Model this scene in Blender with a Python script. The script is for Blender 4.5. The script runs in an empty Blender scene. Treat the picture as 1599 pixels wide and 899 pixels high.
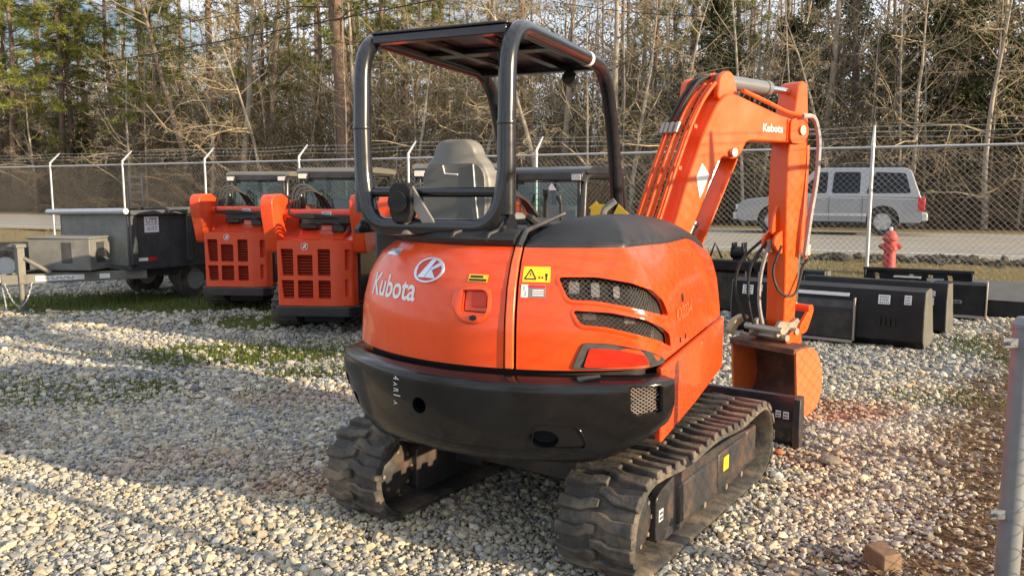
import bpy, bmesh, math, random
import numpy as np
from mathutils import Vector, Matrix, Quaternion

random.seed(7)
rng = np.random.default_rng(7)
SC = bpy.context.scene
COL = SC.collection
PI = math.pi

# ------------------------------------------------------------------ camera
cam_d = bpy.data.cameras.new('camera')
cam_d.sensor_width = 36.0
cam_d.lens = 1250.0 / 1599.0 * 36.0
cam_d.clip_start = 0.05
cam_d.clip_end = 3000
cam = bpy.data.objects.new('camera', cam_d)
COL.objects.link(cam)
PITCH = math.atan(149.5 / 1250.0)
cam.location = (0, 0, 1.7)
cam.rotation_euler = (PI / 2 - PITCH, 0, 0)
SC.camera = cam

# ------------------------------------------------------------------ light
SUN_EL = math.radians(13.0)
SUN_AZ = math.atan2(0.875, -0.484)          # compass-like angle of the sun seen from the scene (x east, y north)
W = bpy.data.worlds.new('World')
SC.world = W
W.use_nodes = True
nt = W.node_tree
nt.nodes.clear()
wo = nt.nodes.new('ShaderNodeOutputWorld')
bg = nt.nodes.new('ShaderNodeBackground')
sky = nt.nodes.new('ShaderNodeTexSky')
sky.sky_type = 'NISHITA'
sky.sun_disc = False
sky.sun_elevation = SUN_EL
sky.sun_rotation = SUN_AZ
sky.air_density = 1.0
sky.dust_density = 0.6
sky.ozone_density = 1.5
tc = nt.nodes.new('ShaderNodeTexCoord')
mp = nt.nodes.new('ShaderNodeMapping')
mp.inputs['Scale'].default_value = (1.6, 1.6, 4.2)
nz = nt.nodes.new('ShaderNodeTexNoise')
nz.inputs['Scale'].default_value = 2.3
nz.inputs['Detail'].default_value = 9
nz.inputs['Roughness'].default_value = 0.6
rp = nt.nodes.new('ShaderNodeValToRGB')
rp.color_ramp.elements[0].position = 0.36
rp.color_ramp.elements[1].position = 0.56
mx = nt.nodes.new('ShaderNodeMix')
mx.data_type = 'RGBA'
mx.inputs['B'].default_value = (10.6, 11.4, 12.6, 1)
nt.links.new(tc.outputs['Generated'], mp.inputs['Vector'])
nt.links.new(mp.outputs['Vector'], nz.inputs['Vector'])
nt.links.new(nz.outputs['Fac'], rp.inputs['Fac'])
nt.links.new(rp.outputs['Color'], mx.inputs['Factor'])
nt.links.new(sky.outputs['Color'], mx.inputs['A'])
nt.links.new(mx.outputs['Result'], bg.inputs['Color'])
bg.inputs['Strength'].default_value = 0.06
nt.links.new(bg.outputs['Background'], wo.inputs['Surface'])

sl = bpy.data.lights.new('sun', 'SUN')
sl.energy = 5.0
sl.angle = math.radians(0.5)
sl.color = (1.0, 0.79, 0.52)
sun = bpy.data.objects.new('sun', sl)
COL.objects.link(sun)
LD = Vector((-math.sin(SUN_AZ) * math.cos(SUN_EL), -math.cos(SUN_AZ) * math.cos(SUN_EL), -math.sin(SUN_EL)))
sun.rotation_euler = LD.to_track_quat('-Z', 'Y').to_euler()
sun.location = (20, -14, 12)

SC.view_settings.view_transform = 'Standard'
SC.view_settings.look = 'None'
SC.view_settings.exposure = 0.95
SC.view_settings.gamma = 1.0
SC.view_settings.use_curve_mapping = False
SC.cycles.max_bounces = 6
SC.cycles.transparent_max_bounces = 12

# ------------------------------------------------------------------ helpers
def vlerp(a, b, t):
    return tuple(a[i] + (b[i] - a[i]) * t for i in range(len(a)))

class MB:
    """collects faces of one part"""
    def __init__(s):
        s.v = []; s.f = []
    def add(s, vs, fs, M=None):
        o = len(s.v)
        if M is not None:
            vs = [tuple(M @ Vector(p)) for p in vs]
        s.v.extend([tuple(p) for p in vs])
        s.f.extend([tuple(i + o for i in f) for f in fs])
        return s
    def box(s, c, d, M=None, taper=None):
        x, y, z = d[0] / 2, d[1] / 2, d[2] / 2
        t = taper or (1, 1)
        vs = [(-x, -y, -z), (x, -y, -z), (x, y, -z), (-x, y, -z), (-x * t[0], -y * t[1], z), (x * t[0], -y * t[1], z), (x * t[0], y * t[1], z), (-x * t[0], y * t[1], z)]
        fs = [(0, 3, 2, 1), (4, 5, 6, 7), (0, 1, 5, 4), (1, 2, 6, 5), (2, 3, 7, 6), (3, 0, 4, 7)]
        T = Matrix.Translation(c)
        return s.add(vs, fs, T @ M if M is not None else T)
    def prism(s, poly, a, b, axis='x'):
        """extrude a 2-D outline; axis x: (y,z), y: (x,z), z: (x,y)"""
        n = len(poly)
        def P(p, t):
            if axis == 'x': return (t, p[0], p[1])
            if axis == 'y': return (p[0], t, p[1])
            return (p[0], p[1], t)
        vs = [P(p, a) for p in poly] + [P(p, b) for p in poly]
        fs = [tuple(range(n))[::-1], tuple(range(n, 2 * n))]
        fs += [(i, (i + 1) % n, n + (i + 1) % n, n + i) for i in range(n)]
        return s.add(vs, fs)
    def tube(s, path, r, n=10, cap=True, flat=None):
        path = [Vector(p) for p in path]
        m = len(path)
        rs = r if isinstance(r, (list, tuple)) else [r] * m
        rings = []
        t0 = (path[1] - path[0]).normalized()
        ref = Vector((0, 0, 1)) if abs(t0.z) < 0.9 else Vector((0, 1, 0))
        u = t0.cross(ref).normalized()
        for i in range(m):
            if i == 0: t = path[1] - path[0]
            elif i == m - 1: t = path[-1] - path[-2]
            else: t = (path[i + 1] - path[i]).normalized() + (path[i] - path[i - 1]).normalized()
            t = t.normalized() if t.length > 1e-9 else t0
            u = (u - t * u.dot(t)).normalized()
            w = t.cross(u)
            k = 1.0
            if 0 < i < m - 1:
                c = (path[i] - path[i - 1]).normalized().dot(t)
                k = 1.0 / max(c, 0.6)
            rings.append([tuple(path[i] + (u * math.cos(2 * PI * j / n) + w * math.sin(2 * PI * j / n)) * rs[i] * (k if False else 1)) for j in range(n)])
        vs = [p for q in rings for p in q]
        fs = []
        for i in range(m - 1):
            for j in range(n):
                fs.append((i * n + j, i * n + (j + 1) % n, (i + 1) * n + (j + 1) % n, (i + 1) * n + j))
        if cap:
            fs.append(tuple(range(n))[::-1]); fs.append(tuple(range((m - 1) * n, m * n)))
        return s.add(vs, fs)
    def cyl(s, p0, p1, r0, r1=None, n=20):
        return s.tube([p0, p1], [r0, r0 if r1 is None else r1], n)
    def grid(s, rows, closed=False, flip=False):
        m = len(rows); n = len(rows[0])
        fs = []
        for i in range(m - 1):
            for j in range(n if closed else n - 1):
                q = (i * n + j, i * n + (j + 1) % n, (i + 1) * n + (j + 1) % n, (i + 1) * n + j)
                fs.append(q[::-1] if flip else q)
        return s.add([p for r in rows for p in r], fs)
    def lathe(s, prof, c=(0, 0, 0), axis='z', n=20, ring=False):
        rows = []
        if ring: prof = list(prof) + [prof[0]]
        for r, h in prof:
            row = []
            for j in range(n):
                a = 2 * PI * j / n
                x, y = max(r, 1e-4) * math.cos(a), max(r, 1e-4) * math.sin(a)
                p = (x, y, h) if axis == 'z' else ((h, x, y) if axis == 'x' else (y, h, x))
                row.append((p[0] + c[0], p[1] + c[1], p[2] + c[2]))
            rows.append(row)
        s.grid(rows, closed=True)
        if ring: return s
        o = len(s.v) - len(rows) * n
        s.f.append(tuple(o + j for j in range(n))[::-1])
        s.f.append(tuple(o + (len(rows) - 1) * n + j for j in range(n)))
        return s
    def xf(s, M):
        s.v = [tuple(M @ Vector(p)) for p in s.v]
        return s
    def mesh(s, name):
        me = bpy.data.meshes.new(name)
        me.from_pydata(s.v, [], s.f)
        me.update()
        return me
    def build(s, name, mat, parent=None, bevel=0.0, seg=2, smooth=35, M=None, recalc=True, sub=0):
        me = s.mesh(name)
        if recalc:
            bm = bmesh.new(); bm.from_mesh(me)
            bmesh.ops.recalc_face_normals(bm, faces=bm.faces[:])
            bm.to_mesh(me); bm.free()
        if smooth:
            me.polygons.foreach_set('use_smooth', [True] * len(me.polygons))
            me.set_sharp_from_angle(angle=math.radians(smooth))
        me.materials.append(mat)
        o = bpy.data.objects.new(name, me)
        COL.objects.link(o)
        if parent is not None: o.parent = parent
        if M is not None: o.matrix_basis = M
        if sub:
            sm = o.modifiers.new('sub', 'SUBSURF'); sm.levels = sub; sm.render_levels = sub
        if bevel:
            b = o.modifiers.new('bevel', 'BEVEL'); b.width = bevel; b.segments = seg; b.limit_method = 'ANGLE'; b.angle_limit = math.radians(32)
            b.harden_normals = False
        return o

def cut(o, mb):
    """cut real openings into a part"""
    me = mb.mesh('cutter')
    bm = bmesh.new(); bm.from_mesh(me); bmesh.ops.recalc_face_normals(bm, faces=bm.faces[:]); bm.to_mesh(me); bm.free()
    c = bpy.data.objects.new('cutter', me)
    COL.objects.link(c)
    c.matrix_basis = Matrix.Identity(4)
    par, ml = o.parent, o.matrix_basis.copy()
    o.parent = None; o.matrix_basis = Matrix.Identity(4)
    mods = [(m.name, m.show_viewport) for m in o.modifiers]
    for m in o.modifiers: m.show_viewport = False
    b = o.modifiers.new('cut', 'BOOLEAN'); b.operation = 'DIFFERENCE'; b.object = c; b.solver = 'EXACT'; b.use_hole_tolerant = True
    bpy.context.view_layer.update()
    dg = bpy.context.evaluated_depsgraph_get()
    nm = bpy.data.meshes.new_from_object(o.evaluated_get(dg))
    o.modifiers.remove(b)
    for m in o.modifiers: m.show_viewport = True
    if len(nm.polygons) > 3: o.data = nm
    bpy.data.objects.remove(c); bpy.data.meshes.remove(me)
    nm.polygons.foreach_set('use_smooth', [True] * len(nm.polygons)); nm.set_sharp_from_angle(angle=math.radians(35))
    o.parent = par; o.matrix_basis = ml

def np_mesh(name, V, F, mat, parent=None, cols=None, smooth=False):
    """fast mesh from arrays; F is (n,3) or (n,4)"""
    V = np.ascontiguousarray(V, dtype=np.float32).reshape(-1, 3); F = np.ascontiguousarray(F, dtype=np.int32)
    me = bpy.data.meshes.new(name)
    k = F.shape[1]
    me.vertices.add(len(V)); me.vertices.foreach_set('co', V.ravel())
    me.loops.add(F.size); me.loops.foreach_set('vertex_index', F.ravel())
    me.polygons.add(len(F)); me.polygons.foreach_set('loop_start', np.arange(0, F.size, k, dtype=np.int32))
    me.update(calc_edges=True)
    me.polygons.foreach_set('use_smooth', np.full(len(F), bool(smooth)))
    if cols is not None:
        for nm, c in cols.items():
            a = me.color_attributes.new(nm, 'FLOAT_COLOR', 'POINT')
            c = np.c_[c, np.ones(len(c))].astype(np.float32) if c.shape[1] == 3 else c.astype(np.float32)
            a.data.foreach_set('color', c.ravel())
    me.materials.append(mat)
    if name is None: return me
    o = bpy.data.objects.new(name, me); COL.objects.link(o)
    if parent is not None: o.parent = parent
    return o

def tag(o, label=None, cat=None, group=None, kind=None):
    if label: o['label'] = label
    if cat: o['category'] = cat
    if group: o['group'] = group
    if kind: o['kind'] = kind
    return o

def thing(name, label, cat, loc=(0, 0, 0), head=0.0, group=None):
    """Empty at the thing's base; head = heading in degrees clockwise from +Y"""
    o = bpy.data.objects.new(name, None); COL.objects.link(o)
    o.empty_display_size = 0.2
    o.location = loc; o.rotation_euler = (0, 0, -math.radians(head))
    return tag(o, label, cat, group)

def frame(x, y, z, head):
    return Matrix.Translation((x, y, z)) @ Matrix.Rotation(-math.radians(head), 4, 'Z')

def fillet(pts, r, n=5, closed=False):
    """round the inner corners of a polyline (2-D or 3-D)"""
    P = [Vector(p) for p in pts]; out = []
    m = len(P)
    for i in range(m):
        if not closed and i in (0, m - 1): out.append(tuple(P[i])); continue
        a, b, c = P[i - 1], P[i], P[(i + 1) % m]
        u = a - b; w = c - b
        rr = r[i] if isinstance(r, (list, tuple)) else r
        d = min(rr, u.length * 0.48, w.length * 0.48)
        if d < 1e-5: out.append(tuple(b)); continue
        p0 = b + u.normalized() * d; p1 = b + w.normalized() * d
        for k in range(n + 1):
            t = k / n
            out.append(tuple(p0 * (1 - t) ** 2 + b * 2 * t * (1 - t) + p1 * t * t))
    return out

def rrect(w, h, r, n=4, cx=0, cy=0):
    return fillet([(cx - w / 2, cy - h / 2), (cx + w / 2, cy - h / 2), (cx + w / 2, cy + h / 2), (cx - w / 2, cy + h / 2)], r, n, closed=True)

# ------------------------------------------------------------------ materials
def N(nt, t, **kw):
    n = nt.nodes.new(t)
    for k, v in kw.items():
        if k in n.inputs: n.inputs[k].default_value = v
        else: setattr(n, k, v)
    return n

def mat(name, col, rough=0.5, metal=0.0, var=0.12, scale=6.0, bump=0.0, bscale=40.0, dirt=None, dirt_amt=0.0, coat=0.0, spec=0.5, dscale=3.0, rvar=0.0):
    m = bpy.data.materials.new(name); m.use_nodes = True
    t = m.node_tree; b = t.nodes['Principled BSDF']
    L = t.links.new
    tcn = N(t, 'ShaderNodeTexCoord')
    nz = N(t, 'ShaderNodeTexNoise', Scale=scale, Detail=6.0, Roughness=0.6)
    L(tcn.outputs['Object'], nz.inputs['Vector'])
    mr = N(t, 'ShaderNodeMapRange'); mr.inputs['From Min'].default_value = 0.25; mr.inputs['From Max'].default_value = 0.75
    mr.inputs['To Min'].default_value = 1 - var; mr.inputs['To Max'].default_value = 1 + var
    L(nz.outputs['Fac'], mr.inputs['Value'])
    mul = N(t, 'ShaderNodeVectorMath', operation='MULTIPLY')
    mul.inputs[0].default_value = col[:3]
    L(mr.outputs['Result'], mul.inputs[1])
    out = mul.outputs['Vector']
    if dirt is not None:
        n2 = N(t, 'ShaderNodeTexNoise', Scale=dscale, Detail=8.0, Roughness=0.65)
        L(tcn.outputs['Object'], n2.inputs['Vector'])
        r2 = N(t, 'ShaderNodeMapRange'); r2.inputs['From Min'].default_value = 0.45; r2.inputs['From Max'].default_value = 0.72
        r2.inputs['To Max'].default_value = dirt_amt
        L(n2.outputs['Fac'], r2.inputs['Value'])
        mxn = N(t, 'ShaderNodeMix', data_type='RGBA'); mxn.inputs['B'].default_value = (*dirt, 1)
        L(r2.outputs['Result'], mxn.inputs['Factor']); L(out, mxn.inputs['A'])
        out = mxn.outputs['Result']
    L(out, b.inputs['Base Color'])
    b.inputs['Roughness'].default_value = rough
    if rvar:
        r3 = N(t, 'ShaderNodeMapRange'); r3.inputs['From Min'].default_value = 0.3; r3.inputs['From Max'].default_value = 0.7
        r3.inputs['To Min'].default_value = max(0.02, rough - rvar); r3.inputs['To Max'].default_value = rough + rvar
        L(nz.outputs['Fac'], r3.inputs['Value']); L(r3.outputs['Result'], b.inputs['Roughness'])
    b.inputs['Metallic'].default_value = metal
    b.inputs['Specular IOR Level'].default_value = spec
    b.inputs['Coat Weight'].default_value = coat
    b.inputs['Coat Roughness'].default_value = 0.06
    if bump:
        n3 = N(t, 'ShaderNodeTexNoise', Scale=bscale, Detail=6.0)
        L(tcn.outputs['Object'], n3.inputs['Vector'])
        bp = N(t, 'ShaderNodeBump', Strength=bump, Distance=0.01)
        L(n3.outputs['Fac'], bp.inputs['Height']); L(bp.outputs['Normal'], b.inputs['Normal'])
    return m

def mat_attr(name, rough=0.85, mult=1.0, spec=0.3, trans=0.0):
    """colour carried by the pieces themselves (stones, leaves)"""
    m = bpy.data.materials.new(name); m.use_nodes = True
    t = m.node_tree; b = t.nodes['Principled BSDF']
    a = N(t, 'ShaderNodeAttribute', attribute_name='col')
    t.links.new(a.outputs['Color'], b.inputs['Base Color'])
    b.inputs['Roughness'].default_value = rough
    b.inputs['Specular IOR Level'].default_value = spec
    if trans:
        tr = N(t, 'ShaderNodeBsdfTranslucent'); t.links.new(a.outputs['Color'], tr.inputs['Color'])
        ms = N(t, 'ShaderNodeMixShader', Fac=trans)
        t.links.new(b.outputs['BSDF'], ms.inputs[1]); t.links.new(tr.outputs['BSDF'], ms.inputs[2])
        t.links.new(ms.outputs['Shader'], t.nodes['Material Output'].inputs['Surface'])
    return m

def glass_mat(name, col=(0.6, 0.8, 0.8), rough=0.02, mixf=0.75):
    m = bpy.data.materials.new(name); m.use_nodes = True
    t = m.node_tree; t.nodes.clear()
    o = N(t, 'ShaderNodeOutputMaterial')
    g = N(t, 'ShaderNodeBsdfGlossy', Roughness=rough); tr = N(t, 'ShaderNodeBsdfTransparent'); tr.inputs['Color'].default_value = (*col, 1)
    fr = N(t, 'ShaderNodeFresnel', IOR=1.5)
    ad = N(t, 'ShaderNodeMath', operation='MULTIPLY_ADD'); ad.inputs[1].default_value = 1.0; ad.inputs[2].default_value = 1 - mixf - 0.2
    t.links.new(fr.outputs['Fac'], ad.inputs[0])
    ms = N(t, 'ShaderNodeMixShader')
    t.links.new(ad.outputs['Value'], ms.inputs['Fac']); t.links.new(tr.outputs['BSDF'], ms.inputs[1]); t.links.new(g.outputs['BSDF'], ms.inputs[2])
    t.links.new(ms.outputs['Shader'], o.inputs['Surface'])
    return m

ORANGE = (0.80, 0.070, 0.006)
M_or = mat('orange_paint', ORANGE, 0.26, var=0.05, coat=0.4, spec=0.4, dirt=(0.50, 0.19, 0.08), dirt_amt=0.10, dscale=5.5, bump=0.008, bscale=3, rvar=0.08)
M_or2 = mat('orange_sunlit_paint', (0.80, 0.092, 0.007), 0.34, var=0.06, coat=0.2, spec=0.4, dirt=(0.5, 0.2, 0.08), dirt_amt=0.18, rvar=0.08)  # body orange made yellower; sunlight on boom and arm is in the colour
M_or3 = mat('loader_paint', (0.72, 0.06, 0.01), 0.38, var=0.07, coat=0.25, dirt=(0.4, 0.2, 0.1), dirt_amt=0.2)
M_cw = mat('counterweight_paint', (0.006, 0.0065, 0.008), 0.20, var=0.25, coat=0.25, spec=0.32, dirt=(0.04, 0.037, 0.034), dirt_amt=0.16, bump=0.03, bscale=25, rvar=0.1, dscale=2.2)
M_blk = mat('black_paint', (0.018, 0.019, 0.022), 0.3, var=0.2, coat=0.3, dirt=(0.1, 0.09, 0.08), dirt_amt=0.2)
M_tube = mat('canopy_paint', (0.010, 0.011, 0.015), 0.24, var=0.15, coat=0.4, dirt=(0.1, 0.1, 0.1), dirt_amt=0.12)
M_plas = mat('black_plastic', (0.018, 0.0185, 0.021), 0.5, var=0.2, bump=0.05, bscale=300, dirt=(0.07, 0.065, 0.06), dirt_amt=0.25)
M_tyre = mat('tyre_rubber', (0.02, 0.02, 0.02), 0.8, var=0.2)
M_pst = mat('shaded_galvanising', (0.20, 0.22, 0.24), 0.55, metal=0.2, var=0.15, scale=15, dirt=(0.2, 0.19, 0.17), dirt_amt=0.4)  # darker, bluer galvanising: the post's shaded side is painted into the colour
M_dark = mat('deep_black', (0.008, 0.008, 0.009), 0.7)
M_frame = mat('track_frame_paint', (0.03, 0.032, 0.037), 0.42, var=0.25, dirt=(0.22, 0.12, 0.06), dirt_amt=0.45, dscale=5)
M_rub = mat('track_rubber', (0.05, 0.046, 0.042), 0.75, var=0.3, scale=12, bump=0.3, bscale=60, dirt=(0.27, 0.21, 0.15), dirt_amt=0.85, dscale=4.5)
M_chrome = mat('chrome_rod', (0.72, 0.73, 0.75), 0.12, metal=1.0, var=0.05)
M_steel = mat('bare_steel', (0.42, 0.39, 0.35), 0.45, metal=0.7, var=0.2, dirt=(0.3, 0.16, 0.08), dirt_amt=0.5)
M_rust = mat('rusty_bucket', (0.10, 0.045, 0.03), 0.75, var=0.4, bump=0.2, dirt=(0.28, 0.09, 0.03), dirt_amt=0.8, dscale=6)
M_galv = mat('galvanised_steel', (0.52, 0.53, 0.54), 0.42, metal=0.55, var=0.12, scale=20)
M_wire = mat('fence_wire', (0.48, 0.48, 0.47), 0.5, metal=0.4, var=0.1)
M_white = mat('white_sticker', (0.78, 0.78, 0.78), 0.45, var=0.04)
M_grey = mat('grey_sticker', (0.22, 0.22, 0.23), 0.5, var=0.3)
M_yel = mat('yellow_sticker', (0.85, 0.62, 0.02), 0.45, var=0.04)
M_red = mat('red_sticker', (0.55, 0.02, 0.02), 0.4, var=0.05)
M_ink = mat('sticker_ink', (0.015, 0.015, 0.015), 0.5)
M_seat = mat('seat_vinyl', (0.20, 0.195, 0.185), 0.45, var=0.12, bump=0.06, bscale=150)
M_hose = mat('hydraulic_hose', (0.02, 0.02, 0.02), 0.5)
M_hosel = mat('sleeved_hose', (0.34, 0.31, 0.30), 0.6, var=0.2, scale=30)
M_tan = mat('cab_paint', (0.13, 0.122, 0.10), 0.5, var=0.1)
M_glass = glass_mat('cab_glass', (0.66, 0.84, 0.83), 0.02, 0.77)
M_lamp = mat('lamp_lens', (0.6, 0.6, 0.58), 0.15)
# ------------------------------------------------------------------ ground
def hz(x, y):
    n = 0.45 * x + 0.893 * y
    z = np.interp(n, [-50, 13.0, 14.6, 16.75, 27, 30, 60, 300], [0, 0, 0.12, 0.48, 0.50, 0.62, 1.1, 2.5])
    return z
FP0 = np.array([8.57, 11.85]); FP1 = np.array([1.95, 3.05])      # line of leaves and dirt at the edge of the yard
SF1 = np.array([2.10, 1.75])                                       # where the side fence ends
def sstep(a, b, x):
    t = np.clip((x - a) / (b - a), 0, 1); return t * t * (3 - 2 * t)
_ph = rng.uniform(0, 6.28, (14, 3)); _kd = rng.normal(0, 1, (14, 2))
def wob(x, y, f=1.0):
    """cheap smooth noise in -1..1"""
    s = 0
    for i in range(14):
        k = _kd[i] * f * (1 + i * 0.35)
        s = s + np.sin(x * k[0] + y * k[1] + _ph[i, 0]) / (1 + i * 0.22)
    return s / 4.5
def patches(x, y):
    """grass, leaf litter, red clay"""
    w1 = wob(x, y, 1.6); w2 = wob(x + 31, y - 7, 3.0)
    def ell(cx, cy, rx, ry, s=0.5):
        d = np.sqrt(((x - cx) / rx) ** 2 + ((y - cy) / ry) ** 2) + 0.28 * w1 + 0.22 * w2
        return 1 - sstep(1 - s, 1 + s * 0.5, d)
    g = np.maximum.reduce([0.8 * ell(-2.9, 8.3, 1.3, 0.75), 0.6 * ell(-2.0, 7.5, 0.6, 0.3), 1.0 * ell(-5.6, 12.4, 3.6, 1.5), 0.9 * ell(-3.3, 10.6, 1.2, 0.7), 0.5 * ell(-3.8, 6.7, 1.6, 0.6), 0.4 * ell(-5.6, 7.0, 1.6, 0.5), 0.55 * ell(5.2, 8.4, 0.7, 0.9), 0.45 * ell(3.6, 6.4, 0.6, 0.4), 0.9 * ell(-1.2, 11.5, 2.2, 1.0), 0.8 * ell(-9.5, 12.4, 2.0, 0.8), 0.35 * ell(-2.2, 8.9, 2.2, 0.5)])
    d = FP0 - FP1; L = np.hypot(*d); d = d / L
    dist = np.abs((x - FP1[0]) * d[1] - (y - FP1[1]) * d[0]) + 0.28 * w1 + 0.15 * w2
    l = 1 - sstep(0.25, 0.95, dist)
    side = (x - FP1[0]) * d[1] - (y - FP1[1]) * d[0]
    l = np.where(side > 0.3, np.maximum(l, 0.85), l)
    l = np.maximum(l, 0.5 * ell(-4.6, 5.4, 1.5, 0.5))
    c = np.maximum.reduce([0.95 * ell(2.5, 6.15, 0.62, 0.36), 0.55 * ell(1.95, 4.95, 0.3, 0.25), 0.5 * ell(1.75, 4.4, 0.3, 0.2), 0.5 * ell(-1.25, 4.5, 0.5, 0.25), 0.3 * ell(-1.9, 4.9, 0.9, 0.35), 0.35 * ell(-1.6, 6.5, 1.0, 0.3), 0.3 * ell(2.3, 5.4, 0.5, 0.6)])
    return g, l, c
def axis_pts(lo, hi, step, far, gr=1.25):
    a = list(np.arange(lo, hi + 1e-6, step)); s = step
    x = hi
    while x < far: s *= gr; x += s; a.append(x)
    s = step; x = lo
    while x > -far: s *= gr; x -= s; a.insert(0, x)
    return np.array(a)
gx = axis_pts(-13, 10, 0.1, 700); gy = axis_pts(1.5, 17, 0.1, 700)
X, Y = np.meshgrid(gx, gy)
near = np.clip(1 - np.hypot(X, Y - 8) / 18, 0, 1)
Z = hz(X, Y) + near * (0.012 * wob(X, Y, 1.2) + 0.008 * wob(X, Y, 4.0)) - 0.004
g_, l_, c_ = patches(X, Y)
nn = 0.45 * X + 0.893 * Y
dry = sstep(12.9, 13.7, nn + 0.35 * wob(X, Y, 1.5)) * (1 - sstep(28, 30, nn))
wood = sstep(27.5, 29.5, nn)
V = np.stack([X, Y, Z], -1).reshape(-1, 3)
ny, nx = X.shape
ii = np.arange(ny * nx).reshape(ny, nx)
Fq = np.stack([ii[:-1, :-1], ii[:-1, 1:], ii[1:, 1:], ii[1:, :-1]], -1).reshape(-1, 4)

M_ground = bpy.data.materials.new('ground'); M_ground.use_nodes = True
t = M_ground.node_tree; b = t.nodes['Principled BSDF']; L = t.links.new
ge = N(t, 'ShaderNodeNewGeometry')
vo = N(t, 'ShaderNodeTexVoronoi', Scale=34.0); vo.feature = 'F1'
L(ge.outputs['Position'], vo.inputs['Vector'])
bw = N(t, 'ShaderNodeSeparateColor'); L(vo.outputs['Color'], bw.inputs['Color'])
cr = N(t, 'ShaderNodeValToRGB'); e = cr.color_ramp.elements
e[0].position = 0.0; e[0].color = (0.15, 0.15, 0.155, 1); e[1].position = 1.0; e[1].color = (0.55, 0.50, 0.42, 1)
for p, c in ((0.25, (0.26, 0.255, 0.25, 1)), (0.5, (0.38, 0.36, 0.32, 1)), (0.75, (0.44, 0.39, 0.31, 1))):
    q = e.new(p); q.color = c
L(bw.outputs['Red'], cr.inputs['Fac'])
ed = N(t, 'ShaderNodeTexVoronoi', Scale=34.0); ed.feature = 'DISTANCE_TO_EDGE'; L(ge.outputs['Position'], ed.inputs['Vector'])
er = N(t, 'ShaderNodeMapRange'); er.inputs['From Max'].default_value = 0.14; L(ed.outputs['Distance'], er.inputs['Value'])
soil = N(t, 'ShaderNodeMix', data_type='RGBA'); soil.inputs['A'].default_value = (0.23, 0.205, 0.17, 1); L(er.outputs['Result'], soil.inputs['Factor']); L(cr.outputs['Color'], soil.inputs['B'])
big = N(t, 'ShaderNodeTexNoise', Scale=0.55, Detail=8.0, Roughness=0.65); L(ge.outputs['Position'], big.inputs['Vector'])
bmr = N(t, 'ShaderNodeMapRange'); bmr.inputs['From Min'].default_value = 0.3; bmr.inputs['From Max'].default_value = 0.7; bmr.inputs['To Min'].default_value = 0.75; bmr.inputs['To Max'].default_value = 1.15
L(big.outputs['Fac'], bmr.inputs['Value'])
gm = N(t, 'ShaderNodeVectorMath', operation='MULTIPLY'); L(soil.outputs['Result'], gm.inputs[0]); L(bmr.outputs['Result'], gm.inputs[1])
cur = gm.outputs['Vector']
pa = N(t, 'ShaderNodeAttribute', attribute_name='patch'); ps = N(t, 'ShaderNodeSeparateColor'); L(pa.outputs['Color'], ps.inputs['Color'])
za = N(t, 'ShaderNodeAttribute', attribute_name='zone'); zs = N(t, 'ShaderNodeSeparateColor'); L(za.outputs['Color'], zs.inputs['Color'])
fine = N(t, 'ShaderNodeTexNoise', Scale=18.0, Detail=8.0, Roughness=0.7); L(ge.outputs['Position'], fine.inputs['Vector'])
def layer(cur, fac, c1, c2, hard=0.35):
    r = N(t, 'ShaderNodeMix', data_type='RGBA'); r.inputs['A'].default_value = (*c1, 1); r.inputs['B'].default_value = (*c2, 1)
    mr = N(t, 'ShaderNodeMapRange'); mr.inputs['From Min'].default_value = 0.35; mr.inputs['From Max'].default_value = 0.65; L(fine.outputs['Fac'], mr.inputs['Value']); L(mr.outputs['Result'], r.inputs['Factor'])
    # mask broken up by the fine noise
    a = N(t, 'ShaderNodeMath', operation='ADD'); L(fac, a.inputs[0]); L(fine.outputs['Fac'], a.inputs[1])
    k = N(t, 'ShaderNodeMapRange'); k.inputs['From Min'].default_value = 0.75; k.inputs['From Max'].default_value = 0.75 + hard; L(a.outputs['Value'], k.inputs['Value'])
    m2 = N(t, 'ShaderNodeMix', data_type='RGBA'); L(k.outputs['Result'], m2.inputs['Factor']); L(cur, m2.inputs['A']); L(r.outputs['Result'], m2.inputs['B'])
    return m2.outputs['Result']
cur = layer(cur, ps.outputs['Red'], (0.07, 0.10, 0.025), (0.17, 0.17, 0.06))
cur = layer(cur, ps.outputs['Green'], (0.14, 0.085, 0.045), (0.30, 0.20, 0.12))
cur = layer(cur, ps.outputs['Blue'], (0.33, 0.12, 0.05), (0.42, 0.22, 0.12))
cur = layer(cur, zs.outputs['Red'], (0.24, 0.19, 0.085), (0.33, 0.26, 0.12))
cur = layer(cur, zs.outputs['Green'], (0.06, 0.042, 0.026), (0.13, 0.09, 0.055))
L(cur, b.inputs['Base Color']); b.inputs['Roughness'].default_value = 0.95; b.inputs['Specular IOR Level'].default_value = 0.2
bp = N(t, 'ShaderNodeBump', Strength=0.9, Distance=0.02); L(er.outputs['Result'], bp.inputs['Height'])
bp2 = N(t, 'ShaderNodeBump', Strength=0.5, Distance=0.03); L(fine.outputs['Fac'], bp2.inputs['Height']); L(bp.outputs['Normal'], bp2.inputs['Normal']); L(bp2.outputs['Normal'], b.inputs['Normal'])
ground = np_mesh('ground', V, Fq, M_ground, cols={'patch': np.stack([g_, l_, c_], -1).reshape(-1, 3), 'zone': np.stack([dry, wood, dry * 0], -1).reshape(-1, 3)}, smooth=True)
tag(ground, 'gravel yard with grass and leaf patches sloping up to a road', None, None, 'structure')

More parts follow.
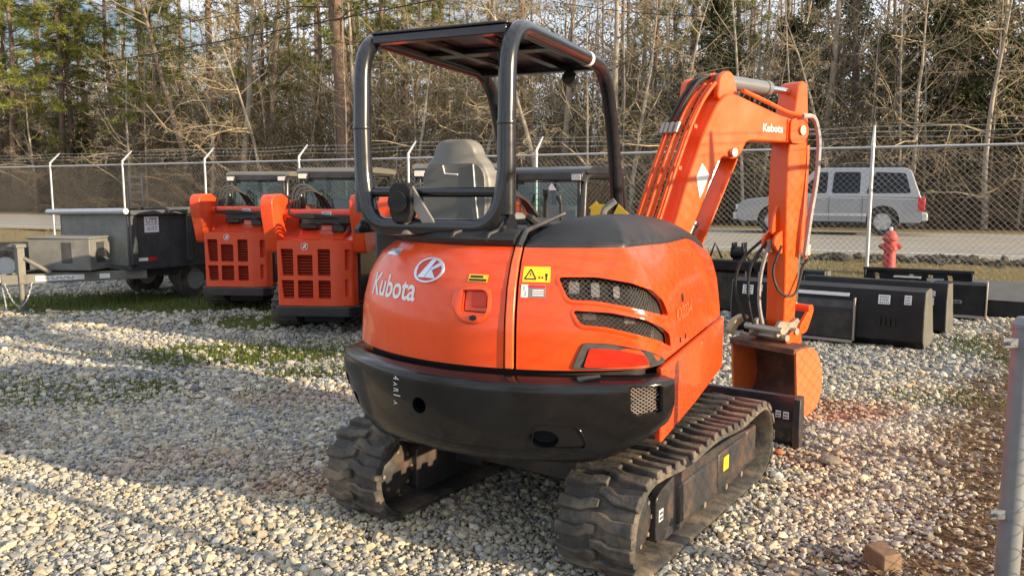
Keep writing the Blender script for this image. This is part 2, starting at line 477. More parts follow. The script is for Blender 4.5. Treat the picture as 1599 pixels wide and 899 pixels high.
# road (its own sheet, with a rough edge of broken asphalt and a pale shoulder)
def an(a, n, z=None):
    x = 0.893 * a + 0.45 * n; y = -0.45 * a + 0.893 * n
    return (x, y, hz(x, y) if z is None else z)
M_road = mat('road_asphalt', (0.30, 0.275, 0.235), 0.9, var=0.14, scale=1.2, bump=0.2, bscale=60, dirt=(0.2, 0.18, 0.15), dirt_amt=0.4, dscale=0.5)
mb = MB()
ra = np.linspace(-160, 90, 120)
rows = []
for n_ in (16.85, 17.2, 22, 26.3, 26.6):
    rows.append([(*an(a, n_ + (0.10 * math.sin(a * 1.7) + 0.06 * math.sin(a * 4.1) if n_ < 17 or n_ > 26.5 else 0))[:2], float(hz(*an(a, n_)[:2])) + (0.03 if 17 < n_ < 26.5 else -0.01) + (0.03 if n_ == 22 else 0)) for a in ra])
mb.grid(rows)
road = mb.build('road', M_road); tag(road, 'pale grey two lane road beyond the fence', None, None, 'structure')
mb = MB()
M_line = mat('road_paint', (0.55, 0.40, 0.08), 0.8, var=0.15)
M_linew = mat('road_edge_paint', (0.7, 0.69, 0.65), 0.8, var=0.15)
def zr(n_): return float(np.interp(n_, [17.2, 22, 26.3], [0.497, 0.555, 0.524]))
def stripe(n0, n1, m, nm):
    q = MB(); q.grid([[(*an(a, n_)[:2], float(hz(*an(a, 17.2)[:2]) if False else 0) + max(float(hz(*an(a, n_)[:2])), 0) + np.interp(n_, [17.2, 22, 26.3], [0.03, 0.06, 0.03]) + 0.006) for a in ra] for n_ in (n0, n1)])
    o = q.build(nm, m); tag(o, None, None, None, 'structure'); return o
tag(stripe(21.75, 21.87, M_line, 'road_marking'), 'faded yellow centre line painted on the road')
tag(stripe(17.45, 17.57, M_linew, 'road_edge_line'), 'pale edge line painted along the near side of the road')

# ------------------------------------------------------------------ gravel stones (uncountable)
def ico():
    p = (1 + 5 ** 0.5) / 2
    v = np.array([(-1, p, 0), (1, p, 0), (-1, -p, 0), (1, -p, 0), (0, -1, p), (0, 1, p), (0, -1, -p), (0, 1, -p), (p, 0, -1), (p, 0, 1), (-p, 0, -1), (-p, 0, 1)], float)
    f = np.array([(0, 11, 5), (0, 5, 1), (0, 1, 7), (0, 7, 10), (0, 10, 11), (1, 5, 9), (5, 11, 4), (11, 10, 2), (10, 7, 6), (7, 1, 8), (3, 9, 4), (3, 4, 2), (3, 2, 6), (3, 6, 8), (3, 8, 9), (4, 9, 5), (2, 4, 11), (6, 2, 10), (8, 6, 7), (9, 8, 1)])
    return v / np.linalg.norm(v[0]), f
IV, IF = ico()
def region(y0, y1, sp, margin=0.12):
    """jittered points over the part of the yard that lies ahead of the camera"""
    ys = np.arange(y0, y1, sp); out = []
    for y in ys:
        w = y * (0.64 + margin) + 0.5
        xs = np.arange(-w, w, sp)
        out.append(np.c_[xs + rng.uniform(-.5, .5, len(xs)) * sp, y + rng.uniform(-.5, .5, len(xs)) * sp])
    return np.concatenate(out)
PAL = np.array([(0.42, 0.385, 0.30), (0.36, 0.335, 0.28), (0.28, 0.28, 0.275), (0.49, 0.45, 0.36), (0.42, 0.345, 0.24), (0.20, 0.20, 0.205), (0.335, 0.33, 0.32), (0.54, 0.51, 0.44)])
PP = np.array([.2, .18, .15, .13, .14, .06, .08, .06])
SV, SF, SCc = [], [], []; off = 0
for (y0, y1, sp, sz) in ((2.6, 4.4, 0.0188, 0.0104), (4.4, 6.6, 0.0235, 0.0120), (6.6, 9.6, 0.032, 0.0148), (9.6, 14.6, 0.050, 0.0195), (14.6, 20, 0.10, 0.03)):
    P = region(y0, y1, sp)
    n_ = 0.45 * P[:, 0] + 0.893 * P[:, 1]
    g, l, c = patches(P[:, 0], P[:, 1])
    keep = (n_ < 13.2 + 0.4 * rng.normal(size=len(P))) & (rng.random(len(P)) > 1.05 * g) & (rng.random(len(P)) > 0.80 * l) & (rng.random(len(P)) > 0.06 + 0.35 * c)
    P = P[keep]; l = l[keep]; c = c[keep]; m = len(P)
    size = sz * np.exp(rng.normal(0, 0.45, m)).clip(0.45, 2.7)
    v = IV[None] * (1 + rng.uniform(-0.30, 0.30, (m, 12, 1)))
    v = v * rng.uniform(0.7, 1.25, (m, 1, 3))
    q = rng.normal(size=(m, 4)); q /= np.linalg.norm(q, axis=1, keepdims=True)
    w, x, y, z = q.T
    Rm = np.stack([1 - 2 * (y * y + z * z), 2 * (x * y - z * w), 2 * (x * z + y * w), 2 * (x * y + z * w), 1 - 2 * (x * x + z * z), 2 * (y * z - x * w), 2 * (x * z - y * w), 2 * (y * z + x * w), 1 - 2 * (x * x + y * y)], -1).reshape(m, 3, 3)
    v = np.einsum('mij,mkj->mki', Rm, v); v[:, :, 2] *= 0.75
    v = v * size[:, None, None]
    base = np.stack([P[:, 0], P[:, 1], hz(P[:, 0], P[:, 1]) + size * rng.uniform(-0.15, 0.5, m)], -1)
    v = v + base[:, None]
    ci = rng.choice(len(PAL), m, p=PP)
    wv = wob(P[:, 0] * 1.3 + 5, P[:, 1] * 0.8, 0.7)[:, None]; w2 = wob(P[:, 0] - 9, P[:, 1] + 3, 2.2)[:, None]
    col = PAL[ci] * rng.uniform(0.8, 1.2, (m, 1)) * (1 + 0.22 * wv + 0.10 * w2) * (1 + np.array([0.06, 0.0, -0.10]) * np.clip(wv + w2, -1, 1))
    tint = np.array([0.38, 0.19, 0.105]); col = col * (1 - 0.65 * c[:, None]) + tint * 0.65 * c[:, None]
    col = col * (1 - 0.35 * l[:, None]) + np.array([0.23, 0.18, 0.125]) * 0.35 * l[:, None]
    SV.append(v.reshape(-1, 3)); SF.append((IF[None] + 12 * np.arange(m)[:, None, None]).reshape(-1, 3) + off); off += m * 12
    SCc.append(np.repeat(col, 12, 0))
M_stone = mat_attr('stone', 0.85, spec=0.35)
gravel = np_mesh('gravel', np.concatenate(SV), np.concatenate(SF), M_stone, cols={'col': np.concatenate(SCc)})
tag(gravel, 'loose pale crushed stone covering the yard', None, None, 'stuff')

# a few larger stones lying about near the camera, soil clods of red clay
def blade_field(name, pts, h, w, cols, lean=0.5, label=None, curl=0.4):
    m = len(pts)
    z0 = hz(pts[:, 0], pts[:, 1])
    a = rng.uniform(0, 2 * PI, m); le = rng.uniform(0.1, lean, m) * h
    hh = h * rng.uniform(0.6, 1.2, m)
    ww = w * rng.uniform(0.7, 1.3, m)
    dx, dy = np.cos(a), np.sin(a)
    p = np.stack([pts[:, 0], pts[:, 1], z0 - 0.01], -1)
    sd = np.stack([-dy, dx, 0 * a], -1) * ww[:, None]
    tip = p + np.stack([dx * le, dy * le, hh], -1)
    V = np.stack([p - sd, p + sd, tip], 1).reshape(-1, 3)
    F = np.arange(3 * m).reshape(-1, 3)
    o = np_mesh(name, V, F, M_leaf, cols={'col': np.repeat(cols, 3, 0)})
    tag(o, label, None, None, 'stuff'); return o
M_leaf = mat_attr('leaf', 0.8, spec=0.2, trans=0.25)
# green grass in the patches
P = np.concatenate([region(6.2, 9.3, 0.035), region(9.3, 15.5, 0.05)])
g, l, c = patches(P[:, 0], P[:, 1]); n_ = 0.45 * P[:, 0] + 0.893 * P[:, 1]
P = P[(rng.random(len(P)) < 1.0 * g) & (n_ < 14)]
blade_field('grass', P, 0.055 * rng.uniform(0.5, 1.5, len(P)), 0.008, np.array([0.085, 0.13, 0.03]) * rng.uniform(0.6, 1.5, (len(P), 1)) + np.array([0.05, 0.03, 0.0]) * rng.random((len(P), 1)), 0.7, 'short green grass growing through the gravel')
# dry verge along the fence and road
P = np.concatenate([region(11, 24, 0.07), region(24, 34, 0.12)]); n_ = 0.45 * P[:, 0] + 0.893 * P[:, 1]
P = P[(n_ > 13.0) & (n_ < 16.95)]
pc = wob(P[:, 0], P[:, 1], 1.1)[:, None]
cl = np.array([0.30, 0.235, 0.095]) * rng.uniform(0.6, 1.3, (len(P), 1)) * (1 - 0.0 * pc) + np.clip(pc, 0, 1) * np.array([-0.10, -0.02, -0.03])
blade_field('dry_grass', P, 0.055 * rng.uniform(0.5, 1.8, len(P)), 0.010, np.clip(cl, 0.02, 1), 0.9, 'straw coloured verge grass between the fence and the road')
# dead leaves under the side fence
P = region(2.7, 10, 0.03); g, l, c = patches(P[:, 0], P[:, 1]); P = P[rng.random(len(P)) < 0.42 * l]
m = len(P); a = rng.uniform(0, 2 * PI, m); s = rng.uniform(0.010, 0.028, m)
ux = np.stack([np.cos(a), np.sin(a), rng.uniform(-0.5, 0.5, m)], -1) * s[:, None]; uy = np.stack([-np.sin(a), np.cos(a), rng.uniform(-0.5, 0.5, m)], -1) * s[:, None] * 0.6
c0 = np.stack([P[:, 0], P[:, 1], hz(P[:, 0], P[:, 1]) + rng.uniform(0.012, 0.04, m)], -1)
V = np.stack([c0 - ux, c0 - uy, c0 + ux, c0 + uy], 1).reshape(-1, 3)
o = np_mesh('leaf_litter', V, np.arange(4 * m).reshape(-1, 4), M_leaf, cols={'col': np.repeat(np.array([0.20, 0.135, 0.078]) * rng.uniform(0.45, 1.5, (m, 1)), 4, 0)})
tag(o, 'dead brown leaves and twigs along the foot of the side fence', None, None, 'stuff')
# ------------------------------------------------------------------ segments -> limbs
def frusta(segs, k):
    """segs: array (m, 8) p0 p1 r0 r1 -> vertices, faces of open k-sided tapered tubes"""
    S = np.asarray(segs, float); m = len(S)
    p0, p1, r0, r1 = S[:, 0:3], S[:, 3:6], S[:, 6], S[:, 7]
    d = p1 - p0; d /= np.linalg.norm(d, axis=1, keepdims=True) + 1e-9
    ref = np.where(np.abs(d[:, 2:3]) < 0.9, np.array([[0, 0, 1.0]]), np.array([[1.0, 0, 0]]))
    u = np.cross(d, ref); u /= np.linalg.norm(u, axis=1, keepdims=True); w = np.cross(d, u)
    a = 2 * PI * np.arange(k) / k
    ring = u[:, None] * np.cos(a)[None, :, None] + w[:, None] * np.sin(a)[None, :, None]
    V = np.concatenate([p0[:, None] + ring * r0[:, None, None], p1[:, None] + ring * r1[:, None, None]], 1)
    j = np.arange(k); jn = (j + 1) % k
    f = np.stack([j, jn, k + jn, k + j], -1)
    F = f[None] + (2 * k * np.arange(m))[:, None, None]
    return V.reshape(-1, 3), F.reshape(-1, 4)

# ------------------------------------------------------------------ chain-link fence
POST_A = [(-13.01 + 2.698 * i, 22.80 - 1.370 * i) for i in range(-8, 9)]     # evenly spaced, 3.03 m apart
FH = 2.42
M_link = mat('chain_link', (0.27, 0.27, 0.265), 0.65, metal=0.15, var=0.1)
def post_mb(x, y, z0, r=0.03, top=FH + 0.03, arm=True, n=(0.45, 0.893)):
    mb = MB()
    mb.tube([(x, y, z0 - 0.2), (x, y, top)], r, 12)
    if arm:
        mb.tube([(x, y, top - 0.02), (x, y, top + 0.06), (x + n[0] * 0.30, y + n[1] * 0.30, top + 0.34)], [r * 1.08, r * 1.0, r * 0.6], 8)
    mb.lathe([(r * 1.25, top - 0.07), (r * 1.25, top + 0.0)], (x, y, 0), n=10)
    return mb
def link_panel(p0, p1, z0, z1, pitch, r):
    """woven mesh between two posts: two families of diagonal wires"""
    Lx = math.hypot(p1[0] - p0[0], p1[1] - p0[1]); ux, uy = (p1[0] - p0[0]) / Lx, (p1[1] - p0[1]) / Lx
    H = z1 - z0; segs = []
    nxx, nyy = -uy, ux
    for sgn in (1, -1):
        c = -H
        while c < Lx:
            a0, b0 = max(c, 0.0), min(c + H, Lx)
            if b0 > a0 + 0.01:
                za, zb = (a0 - c), (b0 - c)
                if sgn < 0: za, zb = H - za, H - zb
                o = 0.003 * sgn
                segs.append((p0[0] + ux * a0 + nxx * o, p0[1] + uy * a0 + nyy * o, z0 + za, p0[0] + ux * b0 + nxx * o, p0[1] + uy * b0 + nyy * o, z0 + zb, r, r))
            c += pitch
    return frusta(segs, 4)
def barbed(p0, p1, n):
    segs = []
    for k, (o, z) in enumerate(((0.10, 0.15), (0.19, 0.24), (0.29, 0.33))):
        a = Vector((p0[0] + n[0] * o, p0[1] + n[1] * o, FH + 0.03 + z)); b_ = Vector((p1[0] + n[0] * o, p1[1] + n[1] * o, FH + 0.03 + z))
        m = 6; pts = [a.lerp(b_, i / m) - Vector((0, 0, 0.03 * math.sin(PI * i / m))) for i in range(m + 1)]
        for i in range(m): segs.append((*pts[i], *pts[i + 1], 0.003, 0.003))
        L_ = (b_ - a).length
        for q in range(int(L_ / 0.13)):
            c = a.lerp(b_, (q + 0.5) * 0.13 / L_) - Vector((0, 0, 0.03 * math.sin(PI * (q + .5) * 0.13 / L_)))
            d = Vector((random.uniform(-1, 1), random.uniform(-1, 1), random.uniform(-1, 1))).normalized() * 0.022
            segs.append((*(c - d), *(c + d), 0.002, 0.002))
    return frusta(segs, 4)
def make_fence(name, label, posts, pitch, wire, nrm, arm=True):
    root = thing(name, label, 'fence', (0, 0, 0))
    for (x, y) in posts:
        post_mb(x, y, float(hz(x, y)), n=nrm, arm=arm).build('post', M_galv, root)
    for p, q in zip(posts[:-1], posts[1:]):
        z0 = min(float(hz(*p)), float(hz(*q))) + 0.03
        mb = MB(); mb.tube([(*p, FH), (*q, FH)], 0.021, 8); mb.build('top_rail', M_galv, root)
        V, F = link_panel(p, q, z0, FH, pitch, wire); np_mesh('mesh_panel', V, F, M_link, root)
        if arm:
            V, F = barbed(p, q, nrm); np_mesh('barbed_wire', V, F, M_wire, root)
    return root
make_fence('chain_link_fence', 'long galvanised chain link fence topped with barbed wire along the road', POST_A, 0.10, 0.0024, (0.45, 0.893))
_sd = (np.array(SF1) - np.array(POST_A[-1])); _k = 4
SIDE = [tuple(np.array(POST_A[-1]) + _sd * i / _k) for i in range(_k + 1)]
_sn = np.array([-_sd[1], _sd[0]]); _sn = _sn / np.hypot(*_sn)
make_fence('side_fence', 'chain link fence closing the yard on the side the sun comes from', SIDE[:-1] + [SIDE[-1]], 0.10, 0.0016, tuple(_sn))
# the gate post close by, stout, with tension bands
mb = MB(); x, y = FP1
mb.tube([(x + 0.02, y - 0.02, -0.1), (x + 0.02, y - 0.02, 1.19)], 0.044, 20); mb.lathe([(0.05, 1.185), (0.05, 1.20), (0.03, 1.225), (0.0, 1.23)], (x + 0.02, y - 0.02, 0), n=20)
gp = mb.build('gate_post', M_pst); tag(gp, 'thick short galvanised steel post standing closest to the camera beside dead leaves', 'post')
bb = MB()
for z in (0.45, 1.13):
    bb.lathe([(0.049, z - 0.02), (0.049, z + 0.02)], (x + 0.02, y - 0.02, 0), n=20)
    bb.box((x - 0.045, y - 0.045, z), (0.07, 0.012, 0.035))
    bb.cyl((x - 0.06, y - 0.075, z), (x - 0.06, y - 0.02, z), 0.008, n=8)
bb.build('clamp', M_pst, gp)

# ------------------------------------------------------------------ woods
M_bark = mat('bark', (0.19, 0.15, 0.115), 0.95, var=0.35, scale=3, bump=0.6, bscale=18)
M_bark2 = mat('pale_bark', (0.36, 0.31, 0.25), 0.95, var=0.3, scale=2, bump=0.3, bscale=14)
M_pine = mat('pine_bark', (0.17, 0.115, 0.085), 0.95, var=0.4, scale=4, bump=0.8, bscale=12)
M_twig = mat_attr('twig', 0.95, spec=0.1)

def grow(seed, h, r, levels=3, up=0.35, spread=0.9, start=0.25, nb=16, crook=0.12, twigs=5, droop=0.0):
    """bare broadleaf tree: list of (segments) trunk, limbs"""
    R = random.Random(seed); trunk, limbs = [], []
    def limb(p, d, ln, rad, lev, out):
        n = 5 if lev == 0 else 4 if lev == 1 else 3
        if lev == 0: n = 10
        pts = [p.copy()]; dd = d.copy()
        for i in range(n):
            j = Vector((R.uniform(-1, 1), R.uniform(-1, 1), R.uniform(-0.6, 0.8))) * (crook if lev == 0 else crook * 2.6)
            dd = (dd + j + Vector((0, 0, (up if lev == 1 else up * 0.5) * 0.25 - droop * 0.2 * lev))).normalized() if lev > 0 else (dd + j * 0.5).normalized()
            pts.append(pts[-1] + dd * ln / n)
        for i in range(n):
            f0, f1 = 1 - i / n * 0.85, 1 - (i + 1) / n * 0.85
            out.append((*pts[i], *pts[i + 1], max(rad * f0, 0.005), max(rad * f1, 0.004)))
        if lev >= levels: return
        cnt = nb if lev == 0 else (6 if lev == 1 else twigs)
        for k in range(cnt):
            t = R.uniform(start if lev == 0 else 0.2, 1.0)
            i = min(int(t * n), n - 1); q = pts[i].lerp(pts[i + 1], t * n - i)
            ax = (pts[i + 1] - pts[i]).normalized()
            s = Vector((R.uniform(-1, 1), R.uniform(-1, 1), R.uniform(-0.3, 0.5))); s = (s - ax * s.dot(ax)).normalized()
            nd = (ax * R.uniform(0.2, 0.8) + s * spread).normalized()
            l2 = ln * (R.uniform(0.2, 0.42) if lev == 0 else R.uniform(0.3, 0.6)) * (1.15 - 0.55 * t)
            limb(q, nd, l2, rad * (1 - 0.8 * t) * (0.45 if lev == 0 else 0.5), lev + 1, limbs)
    limb(Vector((0, 0, -0.3)), Vector((R.uniform(-.05, .05), R.uniform(-.05, .05), 1)).normalized(), h, r, 0, trunk)
    return trunk, limbs
def seg_mesh(name, segs, k, m, cols=None):
    V, F = frusta(segs, k)
    me = bpy.data.meshes.new(name)
    o = np_mesh(name, V, F, m, cols=cols, smooth=k > 4)
    me = o.data; bpy.data.objects.remove(o); return me
def attr_cols(n, base, var, k):
    c = np.array(base) * rng.uniform(1 - var, 1 + var, (n, 1)); return {'col': np.repeat(c, k, 0)}
BARE = []
for i in range(6):
    tr, li = grow(100 + i, random.uniform(13, 17), random.uniform(0.13, 0.24), nb=20, twigs=6, start=0.12 if i % 2 else 0.2, crook=0.14 if i < 4 else 0.22)
    BARE.append((seg_mesh('trunk', tr, 8, M_bark2 if i % 2 else M_bark), seg_mesh('limbs', li, 3, M_twig, attr_cols(len(li), (0.25, 0.20, 0.145), 0.3, 6)) ))
SAP = []
for i in range(4):
    tr, li = grow(300 + i, random.uniform(8, 13), random.uniform(0.04, 0.075), levels=2, nb=16, start=0.2, crook=0.09, up=0.7, spread=0.7)
    SAP.append((seg_mesh('trunk', tr, 6, M_bark2), seg_mesh('limbs', li, 3, M_twig, attr_cols(len(li), (0.30, 0.25, 0.185), 0.3, 6))))
def leaf_quads(C, s, cols, flat=0.0, aspect=1.0):
    """little two-sided leaf cards spread at points C"""
    m = len(C)
    u = rng.normal(size=(m, 3)); u /= np.linalg.norm(u, axis=1, keepdims=True)
    v = rng.normal(size=(m, 3)); v -= u * (u * v).sum(1, keepdims=True); v /= np.linalg.norm(v, axis=1, keepdims=True)
    s = s * rng.uniform(0.6, 1.3, (m, 1))
    V = np.stack([C - u * s, C - v * s * aspect, C + u * s, C + v * s * aspect], 1).reshape(-1, 3)
    return V, np.arange(4 * m).reshape(-1, 4), np.repeat(cols, 4, 0)
def pine(seed, h, r, low, col, size=1.0, fat=1.0):
    R = random.Random(seed); trunk, wood = [], []
    pts = [Vector((0.12 * math.sin(i * 0.7 + seed), 0.12 * math.cos(i * 0.9 + seed), -0.3 + (h + 0.3) * i / 10)) for i in range(11)]
    for i in range(10): trunk.append((*pts[i], *pts[i + 1], r * (1 - 0.075 * i), r * (1 - 0.075 * (i + 1))))
    cent = []
    z = low
    while z < h:
        for k in range(R.randint(2, 4)):
            a = R.uniform(0, 2 * PI); ln = size * R.uniform(1.2, 3.2) * (1 - 0.55 * (z - low) / (h - low + 0.1))
            i = min(int((z + 0.3) / (h + 0.3) * 10), 9); p = pts[i].lerp(pts[i + 1], (z + 0.3) / (h + 0.3) * 10 - i)
            d = Vector((math.cos(a), math.sin(a), R.uniform(-0.15, 0.3)))
            q = p + d * ln + Vector((0, 0, -0.12 * ln * R.random()))
            mid = p.lerp(q, 0.5) + Vector((0, 0, 0.12 * ln))
            wood.append((*p, *mid, 0.035, 0.022)); wood.append((*mid, *q, 0.022, 0.008))
            for s in range(int(R.randint(5, 9) * fat)):
                t = R.uniform(0.35, 1.05); c = (mid.lerp(q, (t - .5) * 2) if t > .5 else p.lerp(mid, t * 2)) + Vector((R.uniform(-.35, .35), R.uniform(-.35, .35), R.uniform(-.15, .3)))
                wood.append((*mid, *c, 0.008, 0.004)) if s < 3 else None
                cent.append(c)
        z += R.uniform(0.35, 0.8)
    cent = np.array(cent); per = 26
    C = np.repeat(cent, per, 0); m = len(C)
    d = rng.normal(size=(m, 3)); d[:, 2] = d[:, 2] * 0.7 + 0.25; d /= np.linalg.norm(d, axis=1, keepdims=True)
    ln = rng.uniform(0.16, 0.32, (m, 1)) * (1 + 0.25 * (fat - 1)); sd = rng.normal(size=(m, 3)); sd -= d * (d * sd).sum(1, keepdims=True); sd /= np.linalg.norm(sd, axis=1, keepdims=True); sd *= 0.016
    p = C + d * 0.03
    V = np.stack([p - sd, p + sd, C + d * ln], 1).reshape(-1, 3)
    cc = np.array(col) * np.repeat(rng.uniform(0.6, 1.35, (len(cent), 1)), per, 0) * rng.uniform(0.75, 1.25, (m, 1))
    o = np_mesh('crown', V, np.arange(3 * m).reshape(-1, 3), M_leaf, cols={'col': np.repeat(cc, 3, 0)}); me = o.data; bpy.data.objects.remove(o)
    return seg_mesh('trunk', trunk, 10, M_pine), seg_mesh('limbs', wood, 4, M_twig, attr_cols(len(wood), (0.14, 0.105, 0.075), 0.3, 8)), me
PINE = [pine(1, 19, 0.24, 4.5, (0.17, 0.20, 0.045)), pine(2, 21, 0.28, 6.0, (0.15, 0.18, 0.045)), pine(3, 17, 0.20, 2.8, (0.19, 0.21, 0.05), 1.0), pine(4, 17, 0.2, 5.6, (0.25, 0.27, 0.055), 1.35, 2.0)]
def evergreen(seed, h, col):
    R = random.Random(seed); wood = []; cent = []
    tr = [(0, 0, -0.3, 0, 0, h * 0.9, 0.11, 0.02)]
    for i in range(130):
        z = h * (0.1 + 0.9 * R.random() ** 0.85); a = R.uniform(0, 2 * PI)
        ln = (0.35 + 1.9 * (1 - z / h) ** 0.7) * R.uniform(0.55, 1.15)
        q = Vector((math.cos(a) * ln, math.sin(a) * ln, z + R.uniform(-.1, .35)))
        wood.append((0, 0, z, *q, 0.02, 0.006))
        for s in range(7): cent.append(Vector((0, 0, z)).lerp(q, R.uniform(0.35, 1.08)) + Vector((R.uniform(-.22, .22), R.uniform(-.22, .22), R.uniform(-.18, .22))))
    cent = np.array(cent); per = 13
    C = np.repeat(cent, per, 0) + rng.normal(0, 0.10, (len(cent) * per, 3))
    cc = np.array(col) * np.repeat(rng.uniform(0.5, 1.4, (len(cent), 1)), per, 0) * rng.uniform(0.7, 1.3, (len(C), 1))
    V, F, cc = leaf_quads(C, 0.06, cc, aspect=0.6)
    o = np_mesh('crown', V, F, M_leaf, cols={'col': cc}); me = o.data; bpy.data.objects.remove(o)
    return seg_mesh('trunk', tr, 8, M_bark), seg_mesh('limbs', wood, 4, M_twig, attr_cols(len(wood), (0.13, 0.10, 0.08), 0.3, 8)), me
EVER = [evergreen(11, 8.5, (0.050, 0.070, 0.028)), evergreen(12, 7.2, (0.060, 0.075, 0.026))]

def at(px, n):
    u = (px - 799.5) / 1250.0; d = n / (0.45 * u + 0.893)
    return u * d, d
def plant(kind, meshes, px, n, sc, label, group, cat='tree', rz=None, tilt=0.0):
    x, y = at(px, n)
    r = bpy.data.objects.new(kind, None); COL.objects.link(r); r.empty_display_size = 0.2
    r.location = (x, y, float(hz(x, y)) - 0.05); r.rotation_euler = (tilt * random.uniform(-1, 1), tilt * random.uniform(-1, 1), random.uniform(0, 6.28) if rz is None else rz)
    r.scale = (sc, sc, sc)
    tag(r, label, cat, group)
    for nm, me in zip(('trunk', 'limbs', 'crown'), meshes):
        o = bpy.data.objects.new(nm, me); COL.objects.link(o); o.parent = r
    return r
R = random.Random(5)
for px, n, k, s in ((35, 29.6, 3, 1.0), (112, 30.2, 3, .95), (190, 33, 3, 1.0), (-40, 30, 3, 1.05), (255, 31.5, 3, .8), (600, 36, 3, 1.0), (690, 41, 3, 1.0), (505, 40, 3, 1.1), (410, 35, 3, .9)):
    plant('pine_tree', PINE[k], px, n, s, 'pine with a full sunlit yellow green crown beyond the road', 'sunlit full pines beyond the road', tilt=0.03)
# pines: a lit stand on the far side of the road where the woods are farthest, a few among the bare trees
for px, n, k, s in ((20, 33, 0, .95), (75, 37, 1, 1.0), (118, 30.5, 2, 0.9), (150, 36, 0, 1.05), (232, 34, 1, 1.0), (300, 39, 2, 1.1), (345, 32, 1, .95), (-60, 34, 2, 1.0), (395, 42, 0, 1.0), (460, 45, 1, 1.0), (640, 40, 1, 1.1), (700, 46, 0, 1.0), (585, 48, 2, 1.1), (820, 44, 1, 1.0), (1010, 38, 2, .9), (1075, 34, 0, .85), (1150, 41, 2, .95), (760, 50, 2, 1.1), (500, 52, 0, 1.1), (1690, 34, 1, .9), (-140, 38, 1, 1.0)):
    plant('pine_tree', PINE[k], px, n, s, 'tall pine with green needles and a dark straight trunk in the woods', 'pine trees in the woods beyond the road', tilt=0.03)
bigp = plant('pine_tree', PINE[1], 538, 29.8, 1.25, 'thickest brown pine trunk rising straight behind the fence', 'pine trees in the woods beyond the road', tilt=0.0)
bigp.scale = (1.55, 1.55, 1.2)
for px, n, k, s in ((1115, 31, 0, .95), (1220, 36, 1, 1.05), (1320, 40, 0, 1.05), (1420, 34, 0, 1.0), (1478, 31, 1, 1.1), (1540, 37, 0, 1.05), (1590, 30.5, 1, .9), (1370, 45, 1, 1.2), (1260, 46, 0, 1.2), (1050, 43, 1, 1.0), (980, 48, 0, 1.0), (1650, 33, 0, 1.0), (60, 33.5, 1, .7), (140, 31, 0, .62), (420, 36, 0, .8), (880, 46, 1, 1.0)):
    plant('evergreen_tree', EVER[k], px, n, s * R.uniform(.9, 1.1), 'dark leafy evergreen among the bare trees', 'evergreens among the bare trees')
used = []
for i in range(52):
    px = -260 + 2180 * (i + R.uniform(-.4, .4)) / 52; n = R.choice((29.5, 31, 33, 36, 40, 45, 50)) + R.uniform(-.6, .6)
    plant('bare_tree', BARE[i % 6], px, n, R.uniform(0.75, 1.1), 'leafless grey brown tree with fine twigs in the woods', 'bare trees in the woods beyond the road', tilt=0.06)
for i in range(60):
    px = -200 + 2050 * (i + R.uniform(-.45, .45)) / 60; n = R.uniform(28.6, 38)
    plant('sapling', SAP[i % 4], px, n, R.uniform(0.8, 1.15), 'slender pale sapling at the edge of the woods', 'saplings at the edge of the woods', tilt=0.09)

ARCH = []
for i in range(3):
    tr, li = grow(700 + i, random.uniform(6.5, 9), 0.10, nb=26, twigs=7, start=0.15, crook=0.2, spread=1.35, up=0.05, droop=0.35)
    ARCH.append((seg_mesh('trunk', tr, 8, M_bark2), seg_mesh('limbs', li, 3, M_twig, attr_cols(len(li), (0.40, 0.325, 0.215), 0.25, 6))))
for i, (px, n, s) in enumerate(((205, 29.2, 1.0), (330, 28.9, 1.15), (420, 29.6, 1.0), (60, 29.4, .9), (655, 29.5, .9), (845, 28.8, 1.05), (985, 29.0, 1.0), (1045, 29.8, .9), (1300, 29.2, .8), (1420, 29.4, .9), (1535, 28.8, .95), (745, 30, 1.0), (1180, 29.5, .7), (-70, 29, 1.1))):
    plant('arching_tree', ARCH[i % 3], px, n, s * 1.1, 'small pale tree with wide drooping bare branches at the roadside', 'drooping pale trees along the far side of the road', tilt=0.12)

# tangled brush, vines and clinging dead leaves filling the edge of the woods
def brush(m, n0, n1, hmax, base, ln, var=0.35, a0=-75, a1=25, r=0.010, arch=0.5):
    a = rng.uniform(a0, a1, m); n = n0 + (n1 - n0) * rng.random(m) ** 1.3
    x = 0.893 * a + 0.45 * n; y = -0.45 * a + 0.893 * n
    z = hz(x, y) + hmax * rng.random(m) ** 1.6 * (0.72 + 0.28 * wob(a, n, 0.5)) * (np.where(a > -18, 0.52, 1.0) if hmax > 5 else 1.0)
    p = np.stack([x, y, z], -1)
    d = rng.normal(size=(m, 3)); d[:, 2] = np.abs(d[:, 2]) * 0.8 + 0.15; d /= np.linalg.norm(d, axis=1, keepdims=True)
    l = ln * rng.uniform(0.5, 1.5, (m, 1))
    mid = p + d * l * 0.5; e = d * 1.0; e[:, 2] -= arch * rng.random(m); e += rng.normal(0, .3, (m, 3)); e /= np.linalg.norm(e, axis=1, keepdims=True)
    q = mid + e * l * 0.5
    rr = r * rng.uniform(0.5, 1.4, m)
    segs = np.concatenate([np.c_[p, mid, rr, rr * .7], np.c_[mid, q, rr * .7, rr * .3]])
    V, F = frusta(segs, 3)
    c = np.array(base) * rng.uniform(1 - var, 1 + var, (m, 1)); c = np.concatenate([c, c])
    return V, F, np.repeat(c, 6, 0), q
Vs, Fs, Cs = [], [], []; o_ = 0; tips = []
